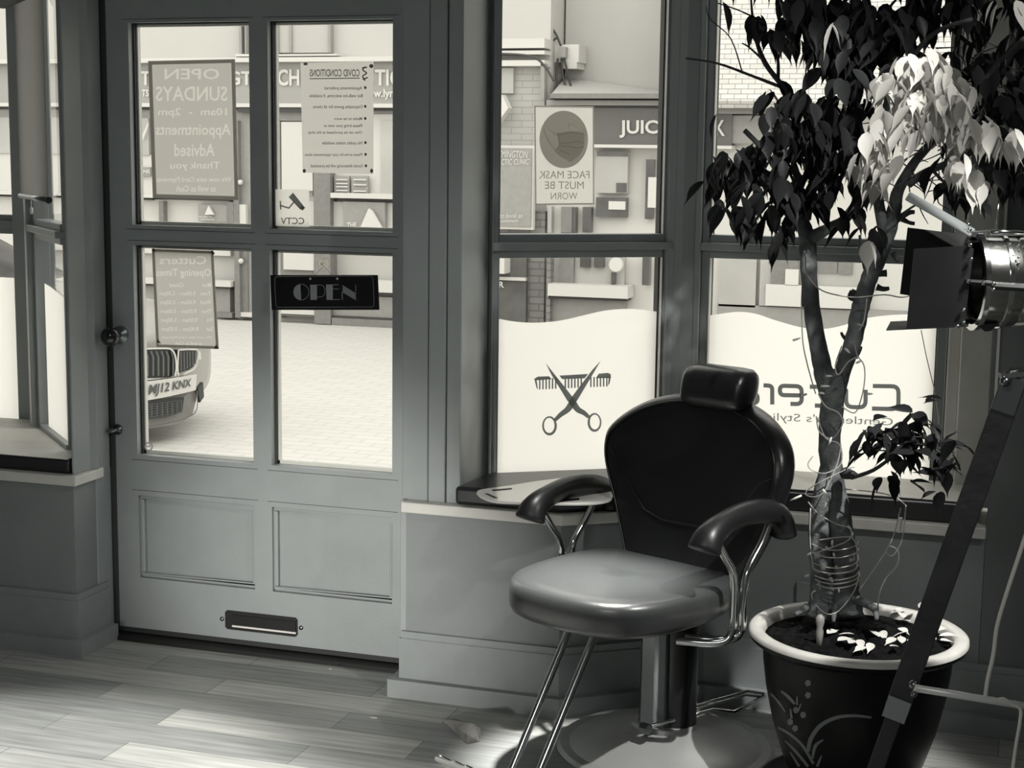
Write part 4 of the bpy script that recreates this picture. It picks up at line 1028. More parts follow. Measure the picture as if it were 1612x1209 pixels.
# fallen leaves on the soil
spots_ = [(1302, 1000), (1318, 1012), (1336, 1016), (1352, 1008), (1362, 1020), (1384, 1005), (1345, 1000), (1400, 1020), (1420, 1014), (1425, 962), (1438, 968), (1434, 982), (1422, 975), (1430, 998), (1388, 996), (1478, 1002), (1480, 1010), (1485, 990), (1415, 990), (1410, 1005), (1372, 1014), (1428, 1010), (1446, 960), (1474, 1008)]
proto = None
for i, (x, y) in enumerate(spots_):
    p = PZ(x, y, .345)
    if proto is None:
        b = MB(); leaf(b, Vector((0, 0, 0)), .042, 0, 0, 0, .3); proto = b.build('fallen_leaf', M['deadleaf'], smooth=True, fixn=False); o = proto
    else:
        o = proto.copy(); COL.objects.link(o)
    o.location = (p.x, p.y, .346+RND.uniform(0, .004)); o.rotation_euler = (RND.uniform(-.3, .3), RND.uniform(-.3, .3), RND.uniform(0, 6.28))
    if i < 8: tag(o, 'small pale dried leaf lying on the front part of the dark pot soil', 'leaf', 'dried leaves on the front soil of the pot')
    elif x > 1470: tag(o, 'small pale dried leaf on the pot soil right of the tripod leg', 'leaf', 'dried leaves right of the tripod leg')
    else: tag(o, 'small pale dried leaf on the pot soil left of the tripod leg', 'leaf', 'dried leaves left of the tripod leg')
# wooden-handled garden peg in the soil
b = MB(); b.lathe([(.004, -.03), (.007, 0), (.008, .012), (.006, .02), (.009, .032), (.0085, .042), (.003, .048)], PZ(1290, 1003, .35), 18); b.build
tag(b.build('garden_peg', mat('wood_peg', warm(.30), .5), smooth=True), 'small rounded wooden peg stuck in the front of the pot soil', 'peg')

# string lights around the trunk
sl = thing('string_lights', 'thin string of clear fairy lights wound around the tree trunk', 'string lights', tp(1310, 800))
b = MB(); wires = [[(1262, 470), (1262, 500), (1264, 540), (1270, 570), (1278, 600), (1284, 620)], [(1266, 395, 3.3), (1268, 410), (1270, 430), (1290, 455), (1320, 465), (1350, 468), (1392, 464), (1420, 468), (1445, 462)],
    [(1365, 470), (1360, 505), (1352, 520)], [(1345, 540), (1350, 560), (1360, 575), (1361, 600), (1355, 630), (1345, 650), (1325, 640)], [(1325, 545), (1315, 575), (1320, 590), (1335, 570), (1350, 562)],
    [(1288, 620), (1300, 640), (1320, 650), (1326, 668), (1310, 690), (1290, 680), (1285, 655)], [(1288, 660), (1300, 690), (1322, 700), (1324, 730), (1300, 745), (1278, 740), (1272, 730), (1280, 718)], [(1324, 700), (1318, 730), (1300, 770), (1285, 782), (1268, 778), (1280, 765), (1330, 740), (1345, 735)],
    [(1272, 790), (1290, 810), (1318, 825), (1338, 832), (1336, 850), (1300, 865), (1276, 872)], [(1276, 800), (1275, 840), (1278, 880), (1288, 900), (1340, 900), (1350, 880), (1345, 850), (1330, 845), (1290, 850)]]
for y0 in (856, 868, 884, 893, 903, 909, 916): wires.append([(1277, y0, 3.31), (1296, y0+8, 3.27), (1320, y0+10, 3.26), (1345, y0+4, 3.28), (1352, y0-4, 3.31)])
wires += [[(1352, 905), (1345, 930), (1320, 962), (1300, 966), (1283, 950), (1278, 935), (1284, 930)], [(1352, 930), (1380, 890), (1398, 862), (1408, 838), (1418, 800)], [(1382, 962, 3.42), (1384, 935), (1395, 910), (1412, 890), (1414, 868), (1400, 860), (1396, 870), (1406, 874), (1420, 850), (1425, 810), (1426, 795)], [(1330, 770), (1380, 775), (1410, 783), (1425, 795)]]
for wv in wires:
    b.tube(smoothpath([tp(p[0], p[1], p[2] if len(p) > 2 else (3.285 if p[1] < 960 else 3.25)) for p in wv], 4), .0014, 6)
b.build('wire', M['wire'], sl, smooth=True)
for i, (x, y, dx, dy) in enumerate([(1248, 536, 12, -4), (1300, 592, 10, 0), (1292, 608, 14, 0), (1290, 618, 8, 2), (1350, 510, 10, 3), (1330, 548, 8, 8), (1355, 568, -8, 4), (1365, 620, 9, 0), (1270, 620, -10, 4), (1305, 700, 4, -12), (1262, 780, -18, 8), (1295, 770, 6, 8), (1300, 790, -3, 12), (1335, 828, 6, 6), (1277, 870, -6, 4), (1310, 850, 0, 10), (1312, 870, 2, 8), (1316, 890, 2, 6), (1350, 872, 2, 10), (1275, 905, -8, 2), (1352, 900, 2, 8), (1320, 925, 1, 8), (1300, 860, 5, 6)]):
    b = MB(); a = tp(x, y, 3.262); c = tp(x+dx, y+dy, 3.262); b.tube([a, a*.5+c*.5, c], [.0022, .0026, .0012], 7); b.build('bulb', M['bulb'], sl, smooth=True)
b = MB(); a = tp(1418, 815, 3.285); b.tube([a, tp(1415, 838, 3.285)], .0045, 8); b.build('connector', M['white'], sl)

# ------------------------------------------------------------------ vintage spotlight and its tripod
FH = Vector((-sin(_y), cos(_y), 0)); RH = Vector((cos(_y), sin(_y), 0))
def PD(px, py, dist): return PL(px, py, CAM+FH*dist, FH)
LD = 2.55
L0 = PD(1534, 442, LD); RB = .074
lamp = thing('studio_spotlight', 'chrome barrelled vintage spotlight with black barn doors at the right edge', 'spotlight', L0)
ax = (RH+Vector((0, 0, .01))).normalized()
b = MB(); b.lathe([(RB-.012, 0), (RB, 0), (RB, .052), (RB-.002, .056), (RB, .060), (RB, .30), (RB-.02, .315), (.0, .32)], L0+ax*.004, 56, ax, close=False)
b.build('barrel', M['brass'], lamp, smooth=True, auto=35)
for u, r_, ln in ((-.004, RB+.006, .008), (.036, RB+.0025, .006)):
    b = MB(); b.lathe([(RB-.004, u), (r_, u), (r_, u+ln), (RB-.004, u+ln)], L0, 56, ax, close=False); b.build('ring_band', M['chrome'], lamp, smooth=True, auto=35)
b = MB(); b.lathe([(.002, .02), (RB-.014, .012)], L0, 40, ax); b.build('lens', mat('lens_dark', cool(.02), .05), lamp, smooth=True)
b = MB()
q = [PD(x, y, LD-.078) for x, y in ((1439, 392), (1525, 386.5), (1533, 392), (1519, 507), (1512, 512), (1427, 517))]
b.prism(q, FH*.0015); b.build('barn_door', M['blackmetal'], lamp)
b = MB(); q = [PD(x, y, LD+.078) for x, y in ((1429, 358), (1533, 371), (1528, 480), (1417, 463))]; b.prism(q, FH*.0015); b.build('barn_door', M['blackin'], lamp)
b = MB(); q = [PD(1395, 519, LD-.085), PD(1524, 513, LD-.085), PD(1528, 500, LD+.07), PD(1402, 506, LD+.07)]; b.prism(q, (0, 0, -.0015)); b.build('barn_door', M['blackmetal'], lamp)
b = MB(); q = [PD(1425, 315, LD-.06), PD(1527, 373, LD-.06), PD(1535, 362, LD+.06), PD(1432, 303, LD+.06)]; b.prism(q, (0, 0, .0015)); b.build('barn_door', mat('lit_metal_flap', cool(.13), .5, noise=.2), lamp)  # paler than the other door metal, for light on the flap's underside
for x, y, dd_ in ((1526, 362, -.03), (1524, 354, -.02), (1527, 386, -.082), (1529, 408, -.085), (1517, 488, -.085), (1507, 514, -.08), (1517, 508, -.08), (1524, 443, -.085), (1548, 446, -.084), (1564, 447, -.086), (1564, 456, -.086)):
    b = MB(); b.ball(PD(x, y, LD+dd_), .0038); b.build('hinge_bolt', M['chrome'], lamp, smooth=True)
b = MB()
b.tube([PD(1520, 443, LD-.080), PD(1560, 446, LD-.082)], .004, 8); b.tube([PD(1563, 450, LD-.083), PD(1640, 455, LD-.083)], .006, 8)
b.build('side_rail', M['blackmetal'], lamp); b = MB()
b.prism([PD(x, y, LD-.04) for x, y in ((1534, 509), (1572, 510), (1560, 521), (1551, 522))], FH*.006)
b.build('lower_bracket', M['blackmetal'], lamp); b = MB()
b.prism([PD(x, y, LD-.02) for x, y in ((1528, 366), (1570, 362), (1612, 364), (1612, 371), (1530, 373))], FH*.02)
b.build('upper_bracket', M['blackmetal'], lamp)
b = MB(); b.tube([PD(1558, 366, LD-.04), PD(1580, 365, LD-.04), PD(1611, 367, LD-.04)], [.004, .0035, .002], 8); b.tube([PD(1567, 362, LD-.03), PD(1572, 320, LD-.03)], .0006, 5)
for k in range(9): b.ball(PD(1603, 386+k*9.5, LD-.068), .0022)
b.build('clamp_rod', M['chrome'], lamp, smooth=True)
YK = L0+ax*.20
b = MB(); b.tube([YK-FH*.085, YK-FH*.085+Vector((0, 0, -.10)), YK+Vector((0, 0, -.13)), YK+FH*.085+Vector((0, 0, -.10)), YK+FH*.085], .006, 10); b.build('yoke', M['darksteel'], lamp, smooth=True)

APX = PD(1597, 597, 2.46); FT = PZ(1275, 1500, .0)
col = Vector((YK.x, YK.y, 0))
tri = thing('wooden_tripod', 'dark wooden tripod stand in front of the plant pot', 'tripod', (col.x, col.y, 0))
b = MB(); b.tube([(col.x, col.y, .42), (col.x, col.y, YK.z-.135)], .014, 16); b.build('centre_post', M['darksteel'], tri, smooth=True)
def leg(A, B_, name_='leg', w0=.0395, w1=.026, tk=.018):
    A, B_ = Vector(A), Vector(B_); d = (B_-A).normalized()
    v = (A*.5+B_*.5-CAM).normalized(); side = d.cross(v).normalized(); nn = d.cross(side).normalized()
    sp_ = A+(B_-A)*.56
    b = MB()
    def beam(P, Q, w_, t_):
        b.hexa([P+side*w_/2-nn*t_/2, P+side*w_/2+nn*t_/2, P-side*w_/2+nn*t_/2, P-side*w_/2-nn*t_/2, Q+side*w_/2-nn*t_/2, Q+side*w_/2+nn*t_/2, Q-side*w_/2+nn*t_/2, Q-side*w_/2-nn*t_/2])
    beam(A+d*.035, sp_, w0, tk)
    lg = b.build(name_, M['wood'], tri, bevel=.002)
    b = MB(); beam(sp_-d*.01, B_-d*.01, w1, tk*.9); b.build(name_, M['wood'], tri, bevel=.002)
    b = MB(); beam(A-d*.005, A+d*.055, w0*.98, tk*1.25); b.build('top_bracket', M['darksteel'], tri, bevel=.002)
    b = MB(); beam(sp_-d*.022, sp_+d*.014, w0*.95, tk*1.5); b.build('leg_clamp', mat('grey_clamp', cool(.28), .45), tri, bevel=.001)
    return side, nn, d, sp_
sd, nn_, dl, spt = leg(APX, FT)
hub = Vector((col.x, col.y, APX.z+.01))
for A_, a_ in ((hub+Vector((.05, .03, 0)), radians(20)), (hub+Vector((.02, -.05, 0)), radians(-75))):
    if a_ > 0: leg(A_, Vector((col.x+.42*cos(a_), col.y+.30*sin(a_), 0)), w0=.036)
    else: leg(A_, Vector((col.x+.30*cos(a_)+.12, col.y+.30*sin(a_), 0)), w0=.036)
b = MB(); b.lathe([(.03, 0), (.05, .004), (.05, .022), (.03, .026)], hub-Vector((0, 0, .015)), 24); b.tube([APX+Vector((-.012, 0, .012)), hub], .006, 8)
b.prism([PD(x, y, 2.44) for x, y in ((1576, 589), (1612, 585), (1612, 592), (1578, 597))], FH*.02); b.build('tripod_head', M['chrome'], tri, smooth=True, auto=40)
b = MB(); b.ball(PD(1582, 601, 2.435), .008); b.build('head_bolt', M['darksteel'], tri, smooth=True)
sA = PD(1440, 1083, 2.42); sB = PD(1680, 1122, 2.46)
b = MB(); b.tube([sA, sB], .0062, 12); b.build('spreader_rod', mat('pale_rod', (.85, .86, .84, 1), .3, .15), tri, smooth=True)
b = MB(); b.ball(PD(1439, 1093, 2.41), .0055); b.ball(PD(1439, 1078, 2.43), .0085); b.build('rod_bolt', M['darksteel'], tri, smooth=True)
cb_ = thing('power_cable', 'pale lamp cable looped over the tripod rod', 'cable', PD(1553, 1100, 2.42))
b = MB(); b.tube(smoothpath([PD(x, y, 2.44) for x, y in ((1660, 700), (1625, 810), (1609, 860), (1586, 930), (1570, 985), (1564, 1030), (1555, 1070), (1551, 1098))]), .0034, 8)
b.build('hanging_cable', M['cable'], cb_, smooth=True)
b = MB(); b.tube(smoothpath([PD(x, y, 2.44) for x, y in ((1560, 1106), (1578, 1100), (1592, 1108), (1606, 1116), (1606, 1135), (1600, 1170), (1594, 1215), (1585, 1300))]), .003, 8)
b.build('hanging_cable', M['cable'], cb_, smooth=True)
b = MB(); b.tube([PY(1450, 520, 3.9), PY(1458, 560, 3.9), PY(1470, 610, 3.9), PY(1478, 660, 3.9), PY(1480, 700, 3.9)], .0012, 5); tag(b.build('thin_cord', M['wire'], smooth=True), 'thin cord hanging against the frosted window right of the tree', 'cord')
tag(MB().box(-.054, -.048, 3.700, 3.718, .60, 1.7).build('wall_edge', M['sill']), 'thin pale vertical strip on the corner of the dark wall', 'wall_edge')  # pale strip set along the wall corner

# ------------------------------------------------------------------ small things in the shop
sk = PY(1277, 931, 3.712)
b = MB(); b.box(sk.x-.035, sk.x+.035, 3.708, 3.7195, sk.z-.03, sk.z+.022); tag(b.build('wall_socket', mat('socket_grey', cool(.25), .5), bevel=.003), 'grey wall socket plate behind the plant pot', 'socket')
# broken wooden door wedge
a = [PZ(697, 1134, 0), PZ(735, 1172, 0), PZ(756, 1168, 0), PZ(718, 1134, 0)]
b = MB()
t0 = a[0]*.5+a[3]*.5; hgt = .032
b.bm.verts.ensure_lookup_table()
v = [b.bm.verts.new(p) for p in (a[0], a[1], a[2], a[3])]
u1 = b.bm.verts.new(a[1]+Vector((0, 0, hgt*.75))); u2 = b.bm.verts.new(a[2]+Vector((0, 0, hgt))); um = b.bm.verts.new(a[1]*.4+a[2]*.6+Vector((-.008, .012, hgt*1.25)))
w0_ = b.bm.verts.new(a[0]+Vector((0, 0, .004))); w3_ = b.bm.verts.new(a[3]+Vector((0, 0, .004)))
for f in ((v[0], v[1], u1, w0_), (v[1], v[2], u2, um, u1), (v[2], v[3], w3_, u2), (v[3], v[0], w0_, w3_), (w0_, u1, um), (w0_, um, w3_), (w3_, um, u2), (v[3], v[2], v[1], v[0])): b.bm.faces.new(f)
tag(b.build('door_wedge', M['rawwood']), 'splintered wooden door wedge lying on the floor', 'door wedge')
for pt_, lab in (((588, 1130), 'pale wood chip on the floor planks left of the door wedge'), ((520, 1053), 'tiny pale chip on the black door threshold')):
    p = PZ(*pt_, .0135 if pt_[0] == 520 else .001); s_ = .010 if pt_[0] == 588 else .004
    b = MB(); b.prism([p+Vector((-s_, 0, 0)), p+Vector((-s_*.2, -.004, 0)), p+Vector((s_, -.001, 0)), p+Vector((s_*.3, .004, 0))], (0, 0, .0015)); tag(b.build('wood_chip', M['rim']), lab, 'wood chip')
# glossy tray on the pad
zt = .5325
tray = thing('serving_tray', 'glossy white tray with black slots lying on the pad under the scissors window', 'tray', PZ(840, 785, zt))
def tz(x, y, dz=0): return PZ(x, y, zt+dz)
o_ = [(750, 779), (757, 774), (800, 768), (850, 760), (905, 755), (945, 762), (965, 785), (940, 795), (870, 796), (800, 794), (772, 791), (757, 785)]
b = MB(); b.prism([tz(*p) for p in smooth2(o_+[o_[0]], 4)[:-1]], (0, 0, .006)); b.build('tray_body', M['tray'], tray, bevel=.002)
b = MB(); b.prism([tz(x, y, .0064) for x, y in ((763, 777), (768, 777), (784, 784), (778, 784))], (0, 0, .0006)); b.prism([tz(x, y, .0064) for x, y in ((774, 771), (806, 768.5), (806, 770), (776, 773))], (0, 0, .0006))
b.prism([tz(x, y, .0064) for x, y in ((848, 791), (912, 784), (912, 787), (850, 793.5))], (0, 0, .0006)); b.build('slot', M['black'], tray)

# ------------------------------------------------------------------ street
struct(MB().box(-40, 30, 3.80, 14.3, -.40, -.35).build('street', M['street']), 'pale block paved street outside the shop', 'street')
struct(MB().box(-40, 30, 3.74, 4.02, -.42, -.001).build('wall_outside', M['stone']), 'outside base of the shop front below floor level', 'wall')
FYY = 14.1
def fx(px, py=300, Y=FYY): return PY(px, py, Y).x
def fz(px, py, Y=FYY): return PY(px, py, Y).z
def fbox(b, x0, y0, x1, y1, Y=FYY, d=.1):
    """box on the far facade whose front face covers the given extent of the frontage"""
    A = PY(x0, (y0+y1)/2, Y); B_ = PY(x1, (y0+y1)/2, Y); t = PY((x0+x1)/2, y0, Y); u = PY((x0+x1)/2, y1, Y)
    b.box(A.x, B_.x, Y, Y+d, u.z, t.z)
def part(parent, name, material, rects, Y=FYY, d=.1):
    b = MB()
    for r_ in rects: fbox(b, *r_, Y=Y, d=d)
    return b.build(name, material, parent)
cx0 = fx(858)
sb = thing('shop_building', 'pale rendered building across the street with a shop fascia', 'building', (-8, 14.3, -.35))
MB().box(-34, cx0, 14.2, 18, -.35, 6.2).build('wall', M['render'], sb)
part(sb, 'cornice', M['stone'], [(-300, 92, 640, 99), (-300, 162, 640, 168)], 14.0, .22)
part(sb, 'cornice', M['out_dark'], [(-300, 170, 640, 172.5)], 14.12, .1)  # dark strip painted as the shadow line under the cornice
part(sb, 'cornice', M['out_mid'], [(-300, 99, 640, 101.5)], 14.1, .1)
part(sb, 'fascia', M['band'], [(-300, 101, 640, 162)], 14.12, .1)
b = MB()
def ft(s_, x0, x1, y0, y1, Y=14.10): text_bm(b, s_, [PY(x0, y0, Y), PY(x1, y0, Y), PY(x1, y1, Y), PY(x0, y1, Y)], bold=.025)
ft('THE', 221, 268, 112, 134); ft('LYMINGT', 277, 397, 112, 134); ft('CH', 437, 471, 109, 135); ft('IROPRAC', 476, 587, 109, 135); ft('TIC', 590, 632, 109, 135)
ft('TS', 223, 234, 141, 152); ft('www.lymi', 566, 628, 140, 157)
b.build('fascia_lettering', M['letters'], sb, fixn=False)
part(sb, 'window_trim', M['out_mid'], [(376, 20, 380, 84), (385, 20, 387, 84), (434, 20, 438, 86), (455, 20, 459, 83), (516, 20, 520, 83)], 14.12, .1)
part(sb, 'upstairs_panel', M['render2'], [(438, 20, 455, 83), (459, 20, 516, 83)], 14.14, .08)
part(sb, 'window_sill', M['stone'], [(370, 85, 392, 89), (425, 85, 530, 88)], 14.0, .2)
part(sb, 'window_sill', M['out_dark'], [(372, 89, 392, 90.5), (425, 88, 528, 89.5)], 14.08, .1)  # dark lines painted as shade just below the sills
# ground floor
part(sb, 'shop_window', M['shopglass'], [(-100, 185, 234, 242), (250, 185, 340, 310), (600, 190, 660, 312), (445, 192, 492, 308)], 14.14, .08)
part(sb, 'shop_window', M['stone'], [(-100, 242, 345, 308), (524, 180, 660, 313), (440, 190, 495, 318)], 14.16, .06)
part(sb, 'blue_strip', M['out_mid'], [(214, 263, 236, 277)], 14.12, .05)
b = MB(); ft('GREENS', 205, 236, 267, 273, 14.11); b.build('poster_lettering', M['letters'], sb, fixn=False)
b = MB(); b.quad([PY(x, y, 14.1) for x, y in ((221, 219), (225, 221), (234, 196), (233, 192))]); b.build('poster_stripe', M['letters'], sb, fixn=False)
part(sb, 'window_cill', M['stone'], [(-100, 303, 360, 309), (520, 305, 660, 313)], 14.0, .2)
part(sb, 'window_cill', M['out_dark'], [(-100, 309, 240, 311), (540, 314, 660, 317)], 14.08, .1)  # painted shade under the projecting cills
part(sb, 'stall_riser', M['stone'], [(-100, 311, 362, 395), (440, 318, 660, 360)], 14.12, .08)
part(sb, 'stall_riser', M['out_mid'], [(216, 450, 362, 492), (520, 467, 660, 506)], 14.10, .08)
part(sb, 'window_cill', M['stone'], [(214, 440, 363, 449), (518, 442, 660, 460)], 14.0, .14)
part(sb, 'window_cill', M['out_dark'], [(216, 449, 363, 452), (520, 460, 660, 462)], 14.05, .14)  # shade beneath the lower cills, drawn as dark strips
part(sb, 'plinth', M['out_grey'], [(340, 492, 365, 500), (522, 503.6, 660, 517)], 14.04, .15)
part(sb, 'plinth', M['out_dark'], [(522, 500, 660, 503.5)], 14.06, .15)
part(sb, 'sign_panel', M['out_mid'], [(312, 322, 357, 349), (540, 318, 606, 359)], 14.05, .06)
b = MB()
for pts in ([(322, 338), (328, 324), (336, 338)], [(567, 358), (580, 328), (586, 332), (601, 358)]): b.prism([PY(x, y, 14.0) for x, y in pts], (0, .03, 0))
ft('THE', 546, 561, 350, 358, 14.03); ft('THE LYMINGTON', 313, 333, 340, 343, 14.03); ft('CHIROPRACTIC', 314, 337, 344, 347, 14.03)
b.build('sail_emblem', M['letters'], sb, fixn=False)
part(sb, 'notice_card', M['out_mid'], [(526, 277, 550, 306), (553, 277, 579, 306)], 14.1, .03)
b = MB()
for y_ in (282, 288, 293, 299): fbox(b, 529, y_, 547, y_+2, 14.08, .02)
for y_ in (282, 290, 300): fbox(b, 556, y_, 576, y_+2, 14.08, .02)
b.build('card_lines', M['letters'], sb)
part(sb, 'pilaster', M['out_grey'], [(494, 270, 520, 510), (368, 190, 376, 500), (250, 317, 257, 352), (357, 318, 367.5, 352)], 14.04, .15)
part(sb, 'door_surround', M['out_mid'], [(374, 175, 400, 500), (432, 188, 442, 500), (431, 175, 475, 190)], 14.10, .1)
part(sb, 'door_surround', M['out_dark'], [(431, 170, 475, 176), (374, 170, 400, 177)], 14.02, .1)  # dark head strips carry on the painted cornice shadow over the doors
part(sb, 'street_door', M['out_grey'], [(376, 392, 390, 495), (437, 385, 496, 498)], 14.08, .06)
part(sb, 'street_door', M['stone'], [(443, 192, 492, 300), (446, 390, 494, 425), (437, 488, 510, 495), (376, 492, 400, 499), (376, 322, 387, 352)], 14.05, .06)
b = MB()
for x_, y_ in ((380, 411), (379, 287)): b.lathe([(.028, 0), (.024, .02), (.01, .03)], PY(x_, y_, 14.05), 14, (0, -1, 0))
b.build('door_knocker', M['letters'], sb, smooth=True)
part(sb, 'wall_moulding', M['stone'], [(700, 61, 857, 76), (700, 80, 857, 86), (700, 95, 857, 104)], 14.0, .22)
part(sb, 'painted_brickwork', M['brickpale'], [(640, 104, 857, 240)], 14.13, .1)
part(sb, 'weathered_brickwork', M['brickdark'], [(640, 330, 857, 520)], 14.10, .1)
part(sb, 'inspection_panel', M['render2'], [(775, 107, 808, 147)], 14.08, .06)
part(sb, 'timber_gate', M['timber'], [(700, 400, 828, 515)], 14.04, .08)
part(sb, 'gate_rail', M['stone'], [(700, 435, 827, 440)], 14.0, .06)
b = MB(); ft('CENTER', 738, 793.5, 443, 453, 14.0); b.build('gate_lettering', M['letters'], sb, fixn=False)
part(sb, 'drainpipe', M['out_mid'], [(851, 100, 857, 156)], 14.0, .1)
b = MB(); b.prism([PY(x, y, 13.9) for x, y in ((760, 148), (790, 149), (800, 170), (781, 197), (760, 198))], (0, .12, 0))
hx = b.build('wall_lantern', M['letters']); tag(hx, 'hexagonal white sign box on the pale brick wall across the street', 'sign')
# chalkboard
cbd = thing('chalkboard_sign', 'framed clinic noticeboard on the brick wall across the street', 'notice board', PY(800, 300, 14.0))
part(cbd, 'board_frame', M['stone'], [(768, 229, 840, 361)], 13.98, .06)
part(cbd, 'board_panel', M['out_mid'], [(766, 233, 836, 356)], 13.96, .03)
b = MB()
text_bm(b, 'LYMINGTON', [PY(x, y, 13.95) for x, y in ((780, 237), (831, 238), (831, 249), (780, 247))], shear=.2)
text_bm(b, 'CHIROPRACTIC CLINIC', [PY(x, y, 13.95) for x, y in ((752, 251), (833, 250), (833, 259), (752, 260))], shear=.2)
text_bm(b, 'How to book an', [PY(x, y, 13.95) for x, y in ((768, 336), (823, 336), (823, 343), (768, 344))], shear=.3)
text_bm(b, 'Appointment', [PY(x, y, 13.95) for x, y in ((777, 345), (816, 344), (816, 352), (777, 353))], shear=.3)
b.build('board_lettering', M['letters'], cbd, fixn=False)
tag(MB().box(fx(788), fx(808), 13.86, 14.045, fz(795, 428), fz(795, 403)).build('planter_box', M['letters']), 'small white planter box above the timber gate', 'planter')

# juice shop
jb = thing('juice_shop', 'low tiled roof shop across the street with the JUICE sign', 'building', (-3, 14.3, -.35))
part(jb, 'wall', M['stone'], [(860, 158, 1700, 530)], 14.16, .4)
MB().box(cx0+.02, 30, 14.62, 18, -.35, 6.2).build('rear_wall', M['render2'], jb)
b = MB()
def rp2(px, py, Y):
    p = PY(px, py, Y); p.x = max(p.x, cx0+.03); return p
b.hexa([rp2(868, 157, 13.9), rp2(1041, 157, 13.9), rp2(1041, 150, 14.6), rp2(868, 150, 14.6), rp2(868, 148, 13.9), rp2(1041, 148, 13.9), rp2(1041, 143, 14.6), rp2(868, 122, 14.6)])
b.build('lead_roof', M['render2'], jb)
part(jb, 'gutter', M['out_grey'], [(866, 147, 1100, 155)], 13.85, .2)
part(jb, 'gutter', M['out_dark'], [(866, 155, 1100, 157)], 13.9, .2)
zA = fz(1250, 172); xL = fx(1062); 
b = MB(); b.hexa([(xL, 13.8, zA), (10, 13.8, zA), (10, 14.60, zA+2.6), (xL, 14.60, zA+2.6), (xL, 13.75, zA+.06), (10, 13.75, zA+.06), (10, 14.55, zA+2.68), (xL, 14.55, zA+2.68)])
ro = b.build('tiled_roof', None or brick_mat('roof_tiles2', wo(1.0), wo(.84), wo(.34), .115, .043, .0028, .8, .5, 'XZ'), jb)
part(jb, 'eave_board', M['out_mid'], [(1090, 170, 1700, 180)], 13.95, .2)
part(jb, 'fascia', M['band_dark'], [(860, 170, 1152, 228)], 14.02, .15)
part(jb, 'fascia_end', M['out_mid'], [(1152, 182, 1240, 226)], 14.05, .12)
part(jb, 'cornice', M['out_mid'], [(860, 158, 1152, 166)], 13.95, .2); part(jb, 'cornice', M['stone'], [(860, 228, 1152, 233)], 13.95, .2)
b = MB(); ft('JUICE', 975, 1052, 189, 217, 14.0); ft('SHA', 1062, 1120, 189, 217, 14.0); ft('K', 1127, 1141, 189, 214, 14.0); b.build('fascia_lettering', M['letters'], jb, fixn=False)
part(jb, 'window_pane', M['shopglass'], [(938, 238, 988, 304), (862, 325, 868, 366)], 14.08, .08)
part(jb, 'window_pane', M['shopglass_dark'], [(940, 238, 988, 246), (970, 288, 986, 303), (938, 311, 986, 342), (883, 326, 906, 367), (917, 326, 930, 366), (1016, 251, 1028, 345)], 14.07, .08)
part(jb, 'window_pane', M['out_grey'], [(883, 326, 900, 366), (881, 404, 903, 447)], 14.06, .08)
part(jb, 'window_pane', M['letters'], [(1020, 279, 1034, 327), (958, 317, 984, 330)], 14.04, .03)
part(jb, 'window_pane', M['shopglass_dark'], [(913, 404, 928, 421), (935, 404, 950, 421), (962, 429, 968, 448), (1011, 404, 1022, 449)], 14.05, .08)
part(jb, 'shop_window', M['shopglass'], [(870, 404, 983, 448)], 14.10, .08)
b = MB(); c_ = PY(970, 417, 14.02); b.lathe([(.07, 0), (.06, .02)], c_, 24, (0, -1, 0)); b.build('round_sign', M['letters'], jb, smooth=True, auto=40)
part(jb, 'window_cill', M['stone'], [(862, 449, 988, 468)], 13.9, .25)
part(jb, 'window_cill', M['out_dark'], [(864, 468, 986, 472)], 13.98, .2)  # dark strip for the shade below this cill
part(jb, 'stall_riser', M['out_mid'], [(866, 472, 983, 515)], 14.06, .1)
part(jb, 'brick_pier', M['brickdark'], [(860, 400, 866, 520)], 13.98, .1)
part(jb, 'shop_window', M['shopglass'], [(1132, 404, 1190, 483), (1196, 400, 1370, 486)], 14.08, .08)
part(jb, 'window_pane', M['out_grey'], [(1214, 405, 1257, 457), (1286, 405, 1318, 430), (1320, 404, 1342, 432)], 14.06, .05)
part(jb, 'window_pane', M['letters'], [(1236, 424, 1257, 449.5), (1205, 450, 1360, 484), (1262, 404, 1284, 484)], 14.04, .03)
part(jb, 'stall_riser', M['out_mid'], [(1128, 486, 1500, 520)], 14.08, .1)
# alarm box and cables
al = thing('alarm_box', 'white alarm box with cables on the rendered wall across the street', 'alarm box', PY(890, 85, 13.9))
part(al, 'box_body', M['letters'], [(872, 70, 911, 98)], 14.34, .27)
part(al, 'box_lower', M['stone'], [(885, 98, 908, 108)], 14.34, .27); part(al, 'junction', M['out_mid'], [(879, 74, 890, 90)], 14.25, .08)
b = MB()
for pts in ([(868, 0), (869, 40), (876, 55), (883, 72)], [(740, 86), (800, 85), (840, 90), (858, 105), (872, 128)], [(884, 92), (886, 120), (892, 140)], [(888, 92), (896, 125), (900, 140)], [(878, 92), (876, 125), (885, 143)], [(876, 60), (866, 70), (865, 90)]):
    b.tube(smoothpath([PY(x, y, 14.0 if pts[0][0] == 740 else 14.3) for x, y in pts]), .011, 6)
b.build('cable_run', M['out_dark'], al, smooth=True)

